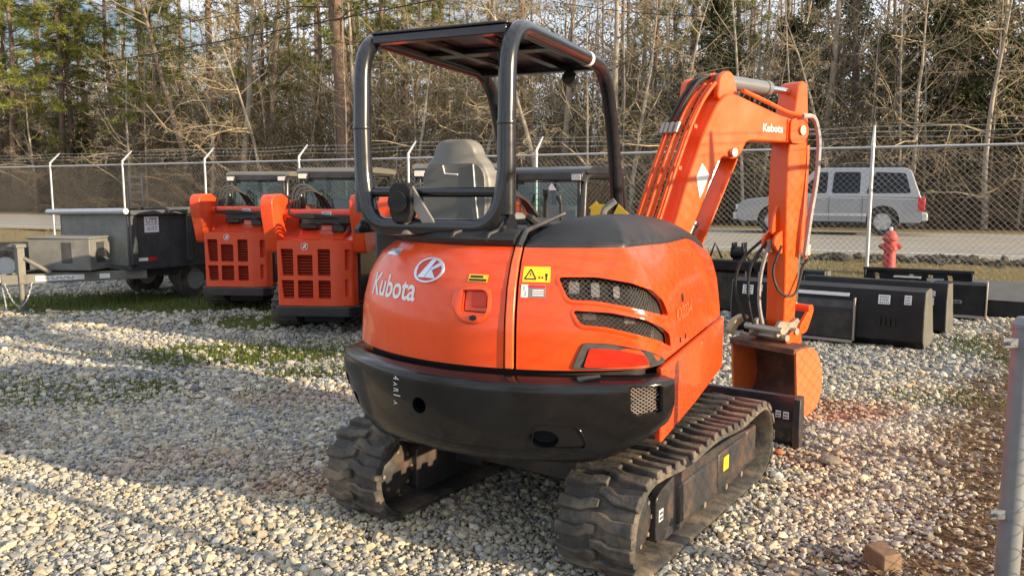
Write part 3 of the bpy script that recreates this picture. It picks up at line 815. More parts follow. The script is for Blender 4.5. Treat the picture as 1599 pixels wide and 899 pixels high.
for args in ((26000, 28.2, 34, 3.4, (0.17, 0.125, 0.078), 1.3), (36000, 30, 48, 8.0, (0.185, 0.145, 0.09), 1.7), (28000, 38, 66, 13.5, (0.23, 0.19, 0.125), 2.2)):
    V, F, c, q = brush(*args, r=0.011 if args[1] < 30 else 0.014)
    Vs.append(V); Fs.append(F + o_); Cs.append(c); o_ += len(V); tips.append(q)
br = np_mesh('undergrowth', np.concatenate(Vs), np.concatenate(Fs), M_twig, cols={'col': np.concatenate(Cs)})
tag(br, 'tangled brown brush and vines filling the edge of the woods', None, None, 'stuff')
# clinging leaves: clumps
m = 7600; a = rng.uniform(-80, 26, m); n = 28.6 + 34 * rng.random(m) ** 1.2
x = 0.893 * a + 0.45 * n; y = -0.45 * a + 0.893 * n
cz = hz(x, y) + (0.2 + (2.4 + 0.24 * (n - 28)) * 1.9 * rng.random(m) ** 1.15) * (0.75 + 0.35 * wob(a * 0.7, n, 0.6))
K = 34; rad = rng.uniform(0.35, 1.1, m)
C = np.repeat(np.stack([x, y, cz], -1), K, 0) + rng.normal(0, 1, (m * K, 3)) * np.repeat(rad, K)[:, None] * np.array([0.55, 0.55, 0.42])
pal = np.array([(0.12, 0.085, 0.045), (0.17, 0.12, 0.06), (0.10, 0.085, 0.04), (0.11, 0.11, 0.038), (0.05, 0.062, 0.022), (0.22, 0.17, 0.085)])
ci = rng.choice(6, m, p=[.26, .2, .2, .14, .12, .08])
cc = np.repeat(pal[ci] * rng.uniform(.7, 1.3, (m, 1)), K, 0) * rng.uniform(.7, 1.3, (m * K, 1))
V, F, cc = leaf_quads(C, np.repeat(0.05 + 0.0016 * (n - 28), K)[:, None], cc, aspect=0.6)
lo = np_mesh('foliage', V, F, M_leaf, cols={'col': cc}); tag(lo, 'dull brown and olive leaves clinging to the brush in the woods', None, None, 'stuff')
# far woods: trunks and a broken mass of leaves behind them
m = 300; a = rng.uniform(-150, 60, m); n = rng.uniform(48, 85, m)
x = 0.893 * a + 0.45 * n; y = -0.45 * a + 0.893 * n; z = hz(x, y)
r = rng.uniform(0.06, 0.2, m); h = rng.uniform(14, 24, m); tl = rng.normal(0, .5, (m, 2))
segs = [np.c_[x, y, z - .3, x + tl[:, 0], y + tl[:, 1], z + h, r, r * .35]]
for k in range(18):
    t_ = rng.uniform(.15, .98, m); d = rng.normal(size=(m, 3)); d[:, 2] = np.abs(d[:, 2]) * .7 + .1; d /= np.linalg.norm(d, axis=1, keepdims=True)
    p = np.stack([x + tl[:, 0] * t_, y + tl[:, 1] * t_, z + h * t_], -1); q = p + d * rng.uniform(.8, 3.2, (m, 1))
    segs.append(np.c_[p, q, np.full(m, .022), np.full(m, .008)])
segs = np.concatenate(segs); V, F = frusta(segs, 4)
fw = np_mesh('far_woods', V, F, M_twig, cols={'col': np.repeat(np.array([0.20, 0.165, 0.125]) * rng.uniform(.6, 1.4, (len(segs), 1)), 8, 0)})
tag(fw, 'distant mass of bare trunks and branches deep in the woods', None, None, 'stuff')
m = 6400; a = rng.uniform(-160, 60, m); n = rng.uniform(52, 90, m); x = 0.893 * a + 0.45 * n; y = -0.45 * a + 0.893 * n
top = 9.0 + 3.0 * wob(a * .35, n * .2, .5) + np.where(a > -18, -3.8, 4.2) + 4.0 * (rng.random(m) < .2)
cz = hz(x, y) + top * rng.random(m) ** .75
K = 30
C = np.repeat(np.stack([x, y, cz], -1), K, 0) + rng.normal(0, .75, (m * K, 3)) * np.array([1, 1, .8])
pal = np.array([(0.10, 0.085, 0.045), (0.085, 0.095, 0.036), (0.05, 0.062, 0.026), (0.12, 0.105, 0.05)])
cc = np.repeat(pal[rng.choice(4, m)] * rng.uniform(.7, 1.3, (m, 1)), K, 0)
V, F, cc = leaf_quads(C, 0.12, cc, aspect=.5)
fl = np_mesh('far_foliage', V, F, M_leaf, cols={'col': cc}); tag(fl, 'distant dull green and brown leaf mass deep in the woods', None, None, 'stuff')

# ------------------------------------------------------------------ overhead cable
def unproj(px, py, d):
    u = (px - 799.5) / 1250; v = (449.5 - py) / 1250; cp, sp_ = math.cos(PITCH), math.sin(PITCH)
    ry = cp + v * sp_; rz = -sp_ + v * cp
    k = d / ry; return Vector((u * k, d, 1.7 + rz * k))
def cable(name, pa, pb, sag, r, label):
    mb = MB(); a, b_ = Vector(pa), Vector(pb)
    mb.tube([a.lerp(b_, i / 30) - Vector((0, 0, sag * 4 * (i / 30) * (1 - i / 30))) for i in range(31)], r, 6)
    o = mb.build(name, M_hose); tag(o, label, 'cable')
cable('power_cable', unproj(-330, 172, 40), unproj(1040, -75, 25), 0.35, 0.022, 'lower black overhead cable slanting up across the trees')
cable('power_cable', unproj(-200, 108, 44), unproj(700, -45, 28), 0.3, 0.014, 'thinner overhead cable crossing the treetops above the other one')
cable('power_cable', unproj(860, 2, 30), unproj(1100, 26, 26), 0.1, 0.014, 'short dark overhead cable against the sky beside the canopy')
# ------------------------------------------------------------------ lettering and stickers
def text_geo(body, bold=0.0):
    cu = bpy.data.curves.new('lettering', 'FONT'); cu.body = body; cu.size = 1.0; cu.resolution_u = 3; cu.offset = bold
    ob = bpy.data.objects.new('lettering', cu); COL.objects.link(ob)
    bpy.context.view_layer.update()
    me = bpy.data.meshes.new_from_object(ob.evaluated_get(bpy.context.evaluated_depsgraph_get()))
    v = [(p.co.x, p.co.y) for p in me.vertices]; f = [tuple(q.vertices) for q in me.polygons]
    bpy.data.objects.remove(ob); bpy.data.curves.remove(cu); bpy.data.meshes.remove(me)
    x0 = min(p[0] for p in v); x1 = max(p[0] for p in v)
    return [((p[0] - x0) / (x1 - x0), p[1] / (x1 - x0)) for p in v], f      # width 1
def flat_text(body, o, ux, uy, width, mat_, name, parent, M=None, bold=0.0, off=0.0, ys=1.0):
    """lettering on a flat face: o = lower left corner, ux, uy unit vectors"""
    v, f = text_geo(body, bold); o = Vector(o); ux = Vector(ux); uy = Vector(uy); n = ux.cross(uy) * off
    mb = MB(); mb.add([tuple(o + n + ux * (p[0] * width) + uy * (p[1] * width * ys)) for p in v], f)
    return mb.build(name, mat_, parent, M=M, smooth=0, recalc=False)
def flat_plate(o, ux, uy, w, h, th=0.0015):
    o = Vector(o); ux = Vector(ux); uy = Vector(uy); n = ux.cross(uy) * th
    p = [o, o + ux * w, o + ux * w + uy * h, o + uy * h]
    mb = MB(); mb.add([tuple(q) for q in p] + [tuple(q + n) for q in p], [(3, 2, 1, 0), (4, 5, 6, 7), (0, 1, 5, 4), (1, 2, 6, 5), (2, 3, 7, 6), (3, 0, 4, 7)])
    return mb
def sticker(o, ux, uy, w, h, mat_, parent, lines=2, ink=None, M=None, name='sticker'):
    """small printed sticker with rows of fine unreadable print"""
    ux = Vector(ux); uy = Vector(uy); o = Vector(o); n = ux.cross(uy)
    st = flat_plate(o, ux, uy, w, h).build(name, mat_, parent, M=M, smooth=0)
    if lines:
        mb = MB(); RR_ = random.Random(int(abs(o.x * 91 + o.y * 57 + o.z * 33) * 100))
        for i in range(lines):
            hh = h * 0.5 / lines; y = h * (i + 0.6) / (lines + 0.4); x = w * 0.1
            while x < w * 0.86:
                l = w * RR_.uniform(0.06, 0.2); l = min(l, w * 0.9 - x)
                q = flat_plate(o + ux * x + uy * (y - hh / 2) + n * 0.0016, ux, uy, l, hh, 0.0006); mb.add(q.v, q.f); x += l + w * 0.05
        mb.build('print', ink or M_ink, st, smooth=0)
    return st

# ------------------------------------------------------------------ excavator
O0 = (0.3717, 4.4348); OUx = (0.28035, 4.47551); OBx = (2.10504, 6.20070)
EX = thing('mini_excavator', 'orange and black mini excavator with open canopy standing on rubber tracks', 'excavator', (O0[0], O0[1], 0), 35)
WR = frame(O0[0], O0[1], 0, 35).inverted()
U = WR @ frame(OUx[0], OUx[1], 0, 24)
Bm = WR @ frame(OBx[0], OBx[1], 0, 55)

# --- tracks
def track_path(n_arc=18, n_st=16):
    r = 0.200; cy = 0.728; cz = 0.238; pts = []
    for i in range(n_arc + 1):
        a = PI / 2 + PI * i / n_arc; pts.append((-cy + r * math.cos(a), cz + r * math.sin(a)))
    for i in range(1, n_st): pts.append((-cy + 2 * cy * i / n_st, cz - r))
    for i in range(n_arc + 1):
        a = -PI / 2 + PI * i / n_arc; pts.append((cy + r * math.cos(a), cz + r * math.sin(a)))
    for i in range(1, n_st):
        t_ = i / n_st; pts.append((cy - 2 * cy * t_, cz + r - 0.022 * math.sin(PI * 2 * t_) ** 2))
    return pts
def track(sx):
    x0 = 0.64 if sx > 0 else -0.71; hw = 0.190
    pts = [Vector((0, p[0], p[1])) for p in track_path()]; m = len(pts)
    mb = MB(); rows = []
    for i in range(m):
        tg = (pts[(i + 1) % m] - pts[i - 1]).normalized(); nn_ = Vector((0, -tg.z, tg.y)) * -1
        if nn_.dot(pts[i] - Vector((0, 0, 0.238))) < 0: nn_ = -nn_
        q = pts[i]
        prof = [(-hw, 0.0), (-hw + 0.012, 0.024), (hw - 0.012, 0.024), (hw, 0.0), (hw - 0.012, -0.008), (-hw + 0.012, -0.008)]
        rows.append([(x0 + a, q.y + nn_.y * h, q.z + nn_.z * h) for a, h in prof])
    rows.append(rows[0]); mb.grid(rows, closed=True)
    belt = mb.build('rubber_track', M_rub, EX, bevel=0.0, smooth=40)
    # lugs
    L_ = [0.0]
    for i in range(m): L_.append(L_[-1] + (pts[(i + 1) % m] - pts[i]).length)
    def at_s(s_):
        s_ = s_ % L_[-1]; i = min(np.searchsorted(L_, s_, 'right') - 1, m - 1); t_ = (s_ - L_[i]) / (L_[i + 1] - L_[i])
        p = pts[i].lerp(pts[(i + 1) % m], t_); tg = (pts[(i + 1) % m] - pts[i]).normalized(); nn_ = Vector((0, -tg.z, tg.y))
        if nn_.dot(p - Vector((0, 0, 0.238))) < 0: nn_ = -nn_
        return p, tg, nn_
    nl = round(L_[-1] / 0.098); pitch = L_[-1] / nl
    mb = MB()
    for k in range(nl):
        for side in (-1, 1):
            # outline across the belt: (x, along)
            if side < 0: ol = [(-hw - 0.004, -0.012), (-hw - 0.004, 0.050), (-0.075, 0.046), (-0.018, 0.020), (0.012, 0.018), (0.012, -0.022), (-0.035, -0.024), (-0.085, 0.0)]
            else: ol = [(hw + 0.004, -0.012), (hw + 0.004, 0.050), (0.075, 0.046), (0.018, 0.020), (-0.012, 0.018), (-0.012, -0.022), (0.035, -0.024), (0.085, 0.0)]
            s0 = k * pitch + (pitch / 2 if side > 0 else 0)
            n_ = len(ol); lo, hi = [], []
            for (a, b_) in ol:
                p, tg, nn_ = at_s(s0 + b_ * 1.0)
                lo.append((x0 + a, p.y + nn_.y * 0.018, p.z + nn_.z * 0.018))
                p2, tg2, nn2 = at_s(s0 + b_ * 0.80)
                hi.append((x0 + a * 0.96, p2.y + nn2.y * 0.050, p2.z + nn2.z * 0.050))
            mb.add(lo + hi, [tuple(range(n_))[::-1], tuple(range(n_, 2 * n_))] + [(i, (i + 1) % n_, n_ + (i + 1) % n_, n_ + i) for i in range(n_)])
    mb.build('tread_lugs', M_rub, belt, bevel=0.006, seg=2, smooth=30)
    # drive sprocket, idler, rollers and the side frame
    for yy, nm in ((-0.728, 'sprocket'), (0.728, 'idler')):
        q = MB(); q.lathe([(0.165, -0.06), (0.178, -0.05), (0.178, 0.05), (0.165, 0.06)], (x0, yy, 0.238), 'x', 26)
        o = q.build(nm, M_frame, EX, bevel=0.004)
        if nm == 'sprocket':
            q = MB()
            for ss in (-1, 1): q.lathe([(0.14, 0), (0.135, 0.03 * ss), (0.10, 0.045 * ss), (0.03, 0.05 * ss)], (x0 + ss * 0.07, yy, 0.238), 'x', 26)
            q.build('hub', mat('hub_paint_%d' % sx, (0.13, 0.125, 0.11), 0.45, var=0.2) if False else M_frame, o)
            q = MB()
            for k in range(8):
                a = 2 * PI * k / 8
                for ss in (-1, 1): q.cyl((x0 + ss * 0.1, yy + 0.105 * math.cos(a), 0.238 + 0.105 * math.sin(a)), (x0 + ss * 0.118, yy + 0.105 * math.cos(a), 0.238 + 0.105 * math.sin(a)), 0.011, n=6)
            q.build('hub_bolts', M_steel, o)
    q = MB(); q.prism(fillet([(-0.60, 0.10), (-0.60, 0.335), (-0.40, 0.375), (0.34, 0.36), (0.62, 0.34), (0.62, 0.12), (0.5, 0.10), (-0.5, 0.085)], 0.03, 3, True), x0 - 0.115, x0 + 0.135 * (1 if sx > 0 else 1), 'x')
    fr = q.build('track_frame', M_frame, EX, bevel=0.006)
    q = MB(); q.box((x0 + sx * 0.118, 0.36, 0.235), (0.06, 0.46, 0.185)); q.box((x0 + sx * 0.124, 0.665, 0.235), (0.04, 0.17, 0.21)); q.box((x0 + sx * 0.12, -0.13, 0.215), (0.058, 0.50, 0.20), None, (0.9, 1))
    q.build('side_cover', M_frame, fr, bevel=0.012)
    q = MB(); q.prism(fillet([(-0.62, 0.12), (-0.62, 0.33), (-0.54, 0.345), (-0.46, 0.31), (-0.50, 0.24), (-0.47, 0.15), (-0.52, 0.09)], 0.03, 3, True), x0 + sx * 0.10, x0 + sx * 0.138, 'x')
    q.build('sprocket_bracket', M_blk, fr, bevel=0.005)
    q = MB()
    for yy in (-0.36, -0.05, 0.26, 0.5): q.lathe([(0.06, -0.08), (0.068, -0.03), (0.05, -0.02), (0.05, 0.02), (0.068, 0.03), (0.06, 0.08)], (x0, yy, 0.115), 'x', 16)
    rl = q.build('roller', M_frame, EX, smooth=40); rl['label'] = 'row of dark track rollers'
    q = MB()
    for yy in (-0.36, -0.05, 0.26, 0.5): q.cyl((x0 + sx * 0.13, yy, 0.112), (x0 + sx * 0.150, yy, 0.112), 0.017, n=10)
    q.build('grease_caps', M_steel, fr)
    if sx > 0:
        sticker((x0 + 0.1395, -0.595, 0.205), (0, 1, 0), (0, 0, 1), 0.045, 0.055, M_white, fr, 2)
        sticker((x0 + 0.1495, 0.20, 0.215), (0, 1, 0), (0, 0, 1), 0.075, 0.075, M_yel, fr, 0)
track(1)
_before = set(EX.children)
track(-1)
for o in set(EX.children) - _before: o.location.y -= 0.12          # the left track stands a little further back
q = MB(); q.prism(fillet([(-0.5, 0.22), (-0.5, 0.42), (-0.32, 0.54), (0.32, 0.54), (0.5, 0.42), (0.5, 0.22)], 0.04, 3, True), -0.42, 0.42, 'y')
cbx = q.build('carbody', M_frame, EX, bevel=0.01)
q = MB()
for sx in (-1, 1):
    for yy in (-0.3, 0.3): q.box((sx * 0.5, yy, 0.27), (0.22, 0.18, 0.2))
q.build('track_mounts', M_frame, cbx, bevel=0.01)
q = MB(); q.lathe([(0.36, 0.53), (0.36, 0.57), (0.33, 0.575), (0.33, 0.63)], (0, 0, 0), 'z', 40); q.build('slew_ring', M_steel, EX, M=U)
# --- dozer blade
q = MB()
prof = [(1.50, 0.0), (1.475, 0.06), (1.462, 0.17), (1.47, 0.27), (1.50, 0.345), (1.525, 0.352), (1.505, 0.30), (1.488, 0.22), (1.488, 0.12), (1.515, 0.02)]
q.prism(prof, -0.80, 0.80, 'x')
bl = q.build('dozer_blade', M_blk, EX, bevel=0.003)
q = MB()
for sx in (-1, 1): q.prism([(1.46, 0.0), (1.445, 0.15), (1.455, 0.34), (1.545, 0.352), (1.56, 0.15), (1.54, 0.0)], sx * 0.80, sx * 0.846, 'x')
q.build('blade_end_plate', M_frame, bl, bevel=0.004)
sticker((0.685, 1.459, 0.205), (1, 0, 0), (0, 0, 1), 0.035, 0.045, M_white, bl, 2)
sticker((0.735, 1.459, 0.200), (1, 0, 0), (0, 0, 1), 0.038, 0.048, M_white, bl, 2)
q = MB()
for sx in (-1, 1):
    q.box((sx * 0.28, 1.12, 0.25), (0.09, 0.72, 0.12)); q.box((sx * 0.28, 0.6, 0.3), (0.13, 0.35, 0.18))
q.build('blade_arm', M_blk, EX, bevel=0.01)
q = MB(); q.cyl((0, 0.5, 0.40), (0, 1.45, 0.28), 0.04); q.build('blade_cylinder', M_blk, EX)

# --- body surface: plan curve of the superstructure, offset inwards with height
def half_plan(Wd, Rr, Rc, yf=0.80):
    cx = Wd - Rc; cy = -math.sqrt((Rr - Rc) ** 2 - cx ** 2); a1 = math.atan2(cx, -cy); P, Q = [], []
    for i in range(41):
        a = a1 * i / 40; P.append((Rr * math.sin(a), -Rr * math.cos(a))); Q.append((math.sin(a), -math.cos(a)))
    for i in range(1, 25):
        a = a1 + (PI / 2 - a1) * i / 24; P.append((cx + Rc * math.sin(a), cy - Rc * math.cos(a))); Q.append((math.sin(a), -math.cos(a)))
    for i in range(1, 31): P.append((Wd, cy + (yf - cy) * i / 30)); Q.append((1.0, 0.0))
    P = np.array(P); Q = np.array(Q); s_ = np.r_[0, np.cumsum(np.hypot(*np.diff(P, axis=0).T))]
    return s_, P, Q
HP = {1: half_plan(0.75, 1.13, 0.20), -1: half_plan(0.82, 1.13, 0.11)}
DZ = ((.4, 0), (.93, 0), (1.15, .01), (1.30, .05), (1.40, .11), (1.46, .17), (1.50, .24), (1.55, .40))
def ztop(s):
    return 1.46 - 0.13 * float(sstep(1.7, 2.6, np.array(s)))
def bpt(s, z, off=0.0):
    sg = 1 if s >= 0 else -1; S_, P, Q = HP[sg]; a = abs(s)
    x = np.interp(a, S_, P[:, 0]); y = np.interp(a, S_, P[:, 1]); nx = np.interp(a, S_, Q[:, 0]); ny = np.interp(a, S_, Q[:, 1]); l = math.hypot(nx, ny)
    zz = z + (1.46 - ztop(s)) * (1 if z > 1.0 else 0) if s > 1.4 else z
    d = off - float(np.interp(zz, [q[0] for q in DZ], [q[1] for q in DZ])) * (1 - 0.5 * float(sstep(0.85, 1.35, np.array(s))))
    return (float((x + nx / l * d) * sg), float(y + ny / l * d), float(z))
def shell(ss, zf, th, off=0.0):
    """closed skin: ss positions along the plan curve, zf(s) -> list of heights"""
    mb = MB(); n = len(ss); rows = []
    for s in ss:
        zs = zf(s); rows.append([bpt(s, z, off) for z in zs] + [bpt(s, z, off - th) for z in reversed(zs)])
    mb.grid(rows, closed=True); k = len(rows[0]); o = 0
    mb.f.append(tuple(range(k))); mb.f.append(tuple(range((n - 1) * k, n * k))[::-1])
    return mb
def dense(poly, st=0.03):
    out = []
    for i in range(len(poly)):
        a, b_ = Vector(poly[i]), Vector(poly[(i + 1) % len(poly)]); m = max(1, int((b_ - a).length / st))
        for k in range(m): out.append(tuple(a.lerp(b_, k / m)))
    return out
def patch(poly, o0, o1):
    """solid piece following the body surface between two offsets; outline in (s, z)"""
    P = dense(poly); n = len(P); mb = MB()
    mb.add([bpt(s, z, o0) for s, z in P] + [bpt(s, z, o1) for s, z in P], [tuple(range(n))[::-1], tuple(range(n, 2 * n))] + [(i, (i + 1) % n, n + (i + 1) % n, n + i) for i in range(n)])
    return mb
def surf_grid(poly_or_rect, off, th=0.0012, nx=8, nz=4):
    s0, s1, z0, z1 = poly_or_rect; mb = MB()
    ss = [s0 + (s1 - s0) * i / nx for i in range(nx + 1)]
    return shell(ss, lambda s: [z0 + (z1 - z0) * i / nz for i in range(nz + 1)], th, off + th)
def body_text(body, s0, z0, width, off, mat_, name, parent, bold=0.0, slope=0.0, ys=1.0):
    v, f = text_geo(body, bold); mb = MB(); mb.add([bpt(s0 + p[0] * width, z0 + p[1] * width * ys + slope * p[0], off) for p in v], f)
    return mb.build(name, mat_, parent, smooth=0, recalc=False)
ZS = [0.945, 1.0, 1.06, 1.12, 1.18, 1.24, 1.29, 1.33, 1.37, 1.40, 1.43, 1.448, 1.46]
def zrow(s):
    k = (ztop(s) - 0.945) / (1.46 - 0.945); return [0.945 + (z - 0.945) * k for z in ZS]
lin = lambda a, b_, n: [a + (b_ - a) * i / n for i in range(n + 1)]
# dark core behind the panels
core = shell(lin(-1.6, 2.3, 110), lambda s: [0.70, 0.80, 0.93] + [z - 0.02 for z in zrow(s)[1:]], 0.02, -0.055).build('engine_bay', M_dark, EX, M=U)
# rear hood
hood = shell(lin(-1.75, 0.150, 90), zrow, 0.02).build('rear_hood', M_or, EX, M=U)
c_ = MB(); q = patch(rrect(0.125, 0.105, 0.012, 3, 0.008, 1.232), 0.04, -0.06); c_.add(q.v, q.f); cut(hood, c_)
q = patch(rrect(0.118, 0.098, 0.01, 3, 0.008, 1.232), -0.035, -0.014); latch = q.build('latch_recess', M_or, hood)
q = patch(rrect(0.078, 0.066, 0.008, 3, 0.022, 1.236), -0.014, -0.004); q.build('latch_paddle', mat('red_latch', (0.62, 0.035, 0.008), 0.4), latch, bevel=0.003)
# moulded lip round the latch
ring_o = fillet([(-0.12, 1.20), (-0.10, 1.285), (0.085, 1.295), (0.088, 1.17), (0.03, 1.125), (-0.06, 1.13)], 0.05, 5, True)
mb = MB(); n_ = len(ring_o); ri = rrect(0.125, 0.105, 0.012, 3, 0.008, 1.232)
ctr = (0.0, 1.215)
rows = []
for k, (f_, of) in enumerate(((1.0, 0.001), (0.9, 0.009), (0.82, 0.010))):
    rows.append([bpt(ctr[0] + (p[0] - ctr[0]) * f_, ctr[1] + (p[1] - ctr[1]) * f_, of) for p in ring_o])
# ring stops short of the opening
inner = []
for p in ring_o:
    a = math.atan2(p[1] - 1.232, p[0] - 0.008); k = min(0.0645 / max(abs(math.cos(a)), 1e-6), 0.0545 / max(abs(math.sin(a)), 1e-6)); inner.append(bpt(0.008 + k * math.cos(a), 1.232 + k * math.sin(a), 0.004))
rows.append(inner); mb.grid(rows, closed=True); mb.build('latch_surround', M_or, hood, smooth=60)
q = patch([(0.008 + 0.017 * math.cos(a), 1.157 + 0.012 * math.sin(a)) for a in np.linspace(0, 2 * PI, 17)[:-1]], 0.008, 0.0125); q.build('key_lock', M_dark, hood)
# emblem: oval with a slanting K
mb = MB(); el = [(math.cos(a), math.sin(a)) for a in np.linspace(0, 2 * PI, 41)[:-1]]
cx, cz, rx, rz = -0.292, 1.347, 0.098, 0.056
mb.grid([[bpt(cx + rx * k * a, cz + rz * k * b_, o) for a, b_ in el] for k, o in ((1.0, 0.001), (0.98, 0.007), (0.86, 0.007), (0.84, 0.003))], closed=True)
M_logo = mat('emblem_silver', (0.62, 0.66, 0.74), 0.2, metal=0.6, var=0.03)
em = mb.build('emblem', M_logo, hood)
q = patch([(cx + rx * .86 * a, cz + rz * .86 * b_) for a, b_ in el], 0.0012, 0.0028); q.build('emblem_ground', mat('emblem_red', (0.6, 0.04, 0.02), 0.3), em)
def e_(p): return (cx + rx * p[0], cz + rz * p[1])
for poly in ([(-0.62, -0.62), (-0.02, 0.82), (0.30, 0.80), (0.10, 0.22), (-0.16, -0.62)], [(0.10, 0.18), (0.62, 0.66), (0.80, 0.42), (0.22, -0.02)], [(0.10, 0.10), (0.24, -0.03), (0.60, -0.62), (-0.12, -0.60)]):
    patch([e_(p) for p in poly], 0.0032, 0.0055).build('emblem_letter', M_logo, em)
body_text('Kubota', -0.745, 1.205, 0.405, 0.0024, M_white, 'lettering', hood, bold=0.018, slope=0.0, ys=1.05)
surf_grid((-0.045, 0.055, 1.310, 1.340), 0.0008).build('warning_strip', M_yel, hood)
surf_grid((-0.040, 0.050, 1.313, 1.322), 0.0024, 0.0008).build('print', M_ink, hood)
surf_grid((-0.035, 0.030, 1.327, 1.336), 0.0024, 0.0008).build('print', M_ink, hood)
surf_grid((-0.74, -0.60, 1.395, 1.425), 0.0008).build('hood_plate', M_logo, hood)
# seam strip
seam = shell(lin(0.158, 0.196, 6), lambda s: [0.945] + zrow(s)[1:], 0.03, 0.010).build('seam_strip', mat('seam_lit_paint', (0.78, 0.13, 0.03), 0.28, var=0.05, coat=0.5), EX, M=U, bevel=0.006)  # brighter orange than the hood: sunlight catching the strip is in the colour
mb = MB(); pth = [bpt(0.177, 1.455, 0.0), bpt(0.177, 1.49, 0.0), bpt(0.177, 1.525, 0.01), (0.235, -0.60, 1.60)]
mb.tube(pth, [0.018, 0.016, 0.012, 0.008], 8); mb.build('strap', M_frame, seam)
# right side panel with two grilles
side = shell(lin(0.208, 2.42, 120), zrow, 0.02).build('side_panel', M_or, EX, M=U)
G1 = fillet([(0.385, 1.338), (0.56, 1.338), (0.72, 1.312), (0.88, 1.272), (1.00, 1.215), (1.045, 1.140), (0.90, 1.165), (0.70, 1.212), (0.56, 1.238), (0.432, 1.245)], 0.02, 3, True)
G2 = fillet([(0.450, 1.202), (0.62, 1.190), (0.76, 1.160), (0.94, 1.100), (1.06, 1.052), (1.085, 0.988), (0.90, 1.045), (0.72, 1.098), (0.60, 1.128), (0.485, 1.140)], 0.018, 3, True)
c_ = MB()
for g in (G1, G2):
    q = patch(g, 0.05, -0.05); c_.add(q.v, q.f)
cut(side, c_)
def lattice(s0, s1, z0, z1, off, p=0.021, r=0.0017):
    segs = []; H = z1 - z0
    for sg in (1, -1):
        c = s0 - H * 1.3
        while c < s1:
            k = 10
            for i in range(k):
                ta, tb = i / k, (i + 1) / k; a = c + 1.3 * H * ta; b_ = c + 1.3 * H * tb
                if a < s0 or b_ > s1: continue
                za, zb = (z0 + H * ta, z0 + H * tb) if sg > 0 else (z1 - H * ta, z1 - H * tb)
                segs.append((*bpt(a, za, off), *bpt(b_, zb, off), r, r))
            c += p * 1.3
    return frusta(segs, 4)
for nm, (a0, a1, z0, z1) in (('grille', (0.37, 1.06, 1.125, 1.345)), ('grille', (0.44, 1.10, 0.975, 1.21))):
    V, F = lattice(a0, a1, z0, z1, -0.030); o = np_mesh(nm, V, F, mat('grille_wire', (0.10, 0.095, 0.09), 0.5, metal=0.3) if 'M_gw' not in globals() else M_gw, EX); M_gw = o.data.materials[0]; o.matrix_basis = U
# engine parts dimly seen behind the mesh
q = MB()
for s_, z_, w_, h_ in ((0.46, 1.29, 0.05, 0.05), (0.56, 1.28, 0.04, 0.06), (0.53, 1.17, 0.06, 0.03), (0.72, 1.15, 0.06, 0.03), (0.66, 1.27, 0.03, 0.05), (0.93, 1.07, 0.05, 0.03)):
    p = patch(rrect(w_, h_, 0.01, 3, s_, z_), -0.052, -0.040); q.add(p.v, p.f)
q.build('engine_fittings', M_steel, EX, M=U)
# rim pressed round each grille
for g in (G1, G2):
    mb = MB(); cxs = sum(p[0] for p in g) / len(g); czs = sum(p[1] for p in g) / len(g)
    nrm = []
    n_ = len(g)
    for i in range(n_):
        tx, tz = g[(i + 1) % n_][0] - g[i - 1][0], g[(i + 1) % n_][1] - g[i - 1][1]; l = math.hypot(tx, tz) or 1; nrm.append((-tz / l, tx / l))
    ar = sum(g[i][0] * g[(i + 1) % n_][1] - g[(i + 1) % n_][0] * g[i][1] for i in range(n_)); sg = -1 if ar > 0 else 1
    mb.grid([[bpt(p[0] + sg * w_ * k_[0], p[1] + sg * w_ * k_[1], o) for p, k_ in zip(g, nrm)] for w_, o in ((0.0, -0.012), (0.0, 0.005), (0.009, 0.006), (0.020, 0.0005))], closed=True)
    mb.build('grille_rim', M_or, side, smooth=60)
# reflector in its black surround
sur = fillet([(0.445, 0.952), (0.495, 1.066), (0.61, 1.060), (0.785, 1.022), (0.93, 0.965), (0.955, 0.948), (0.80, 0.948)], 0.02, 3, True)
q = patch(sur, -0.002, 0.010); rs = q.build('reflector_surround', M_plas, side, bevel=0.004)
q = patch(fillet([(0.497, 0.962), (0.522, 1.042), (0.62, 1.037), (0.765, 1.005), (0.788, 0.962)], 0.012, 3, True), 0.010, 0.014); q.build('reflector', mat('reflector_red', (0.62, 0.02, 0.006), 0.25, var=0.08), rs)
# stickers
y_ = surf_grid((0.222, 0.350, 1.316, 1.380), 0.0008); ys = y_.build('warning_sticker', M_yel, side)
def surf_poly(poly, off, m, par, nm='print'):
    return patch(poly, off, off + 0.0008).build(nm, m, par)
tri = [(0.232, 1.329), (0.284, 1.329), (0.258, 1.369)]
o_t = [(0.232, 1.329), (0.284, 1.329), (0.258, 1.369)]
for a, b_ in ((0, 1), (1, 2), (2, 0)):
    A, B_ = Vector(o_t[a]), Vector(o_t[b_]); d = (B_ - A).normalized(); nn_ = Vector((-d.y, d.x)) * 0.0026
    surf_poly([tuple(A - nn_), tuple(B_ - nn_), tuple(B_ + nn_), tuple(A + nn_)], 0.0024, M_ink, ys)
surf_poly([(0.256, 1.341), (0.260, 1.341), (0.260, 1.354), (0.256, 1.354)], 0.0024, M_ink, ys)
for s_, z_, w_, h_ in ((0.300, 1.335, 0.008, 0.008), (0.314, 1.335, 0.008, 0.008), (0.332, 1.346, 0.011, 0.012), (0.332, 1.332, 0.007, 0.018)): surf_poly(rrect(w_, h_, 0.002, 2, s_, z_), 0.0024, M_ink, ys)
surf_grid((0.220, 0.252, 1.252, 1.306), 0.0008).build('white_sticker', M_white, side)
body_text('2', 0.228, 1.284, 0.009, 0.0024, M_ink, 'print', side); body_text('2', 0.234, 1.262, 0.010, 0.0024, M_ink, 'print', side)
surf_grid((0.252, 0.330, 1.252, 1.306), 0.0008).build('grey_sticker', M_grey, side)
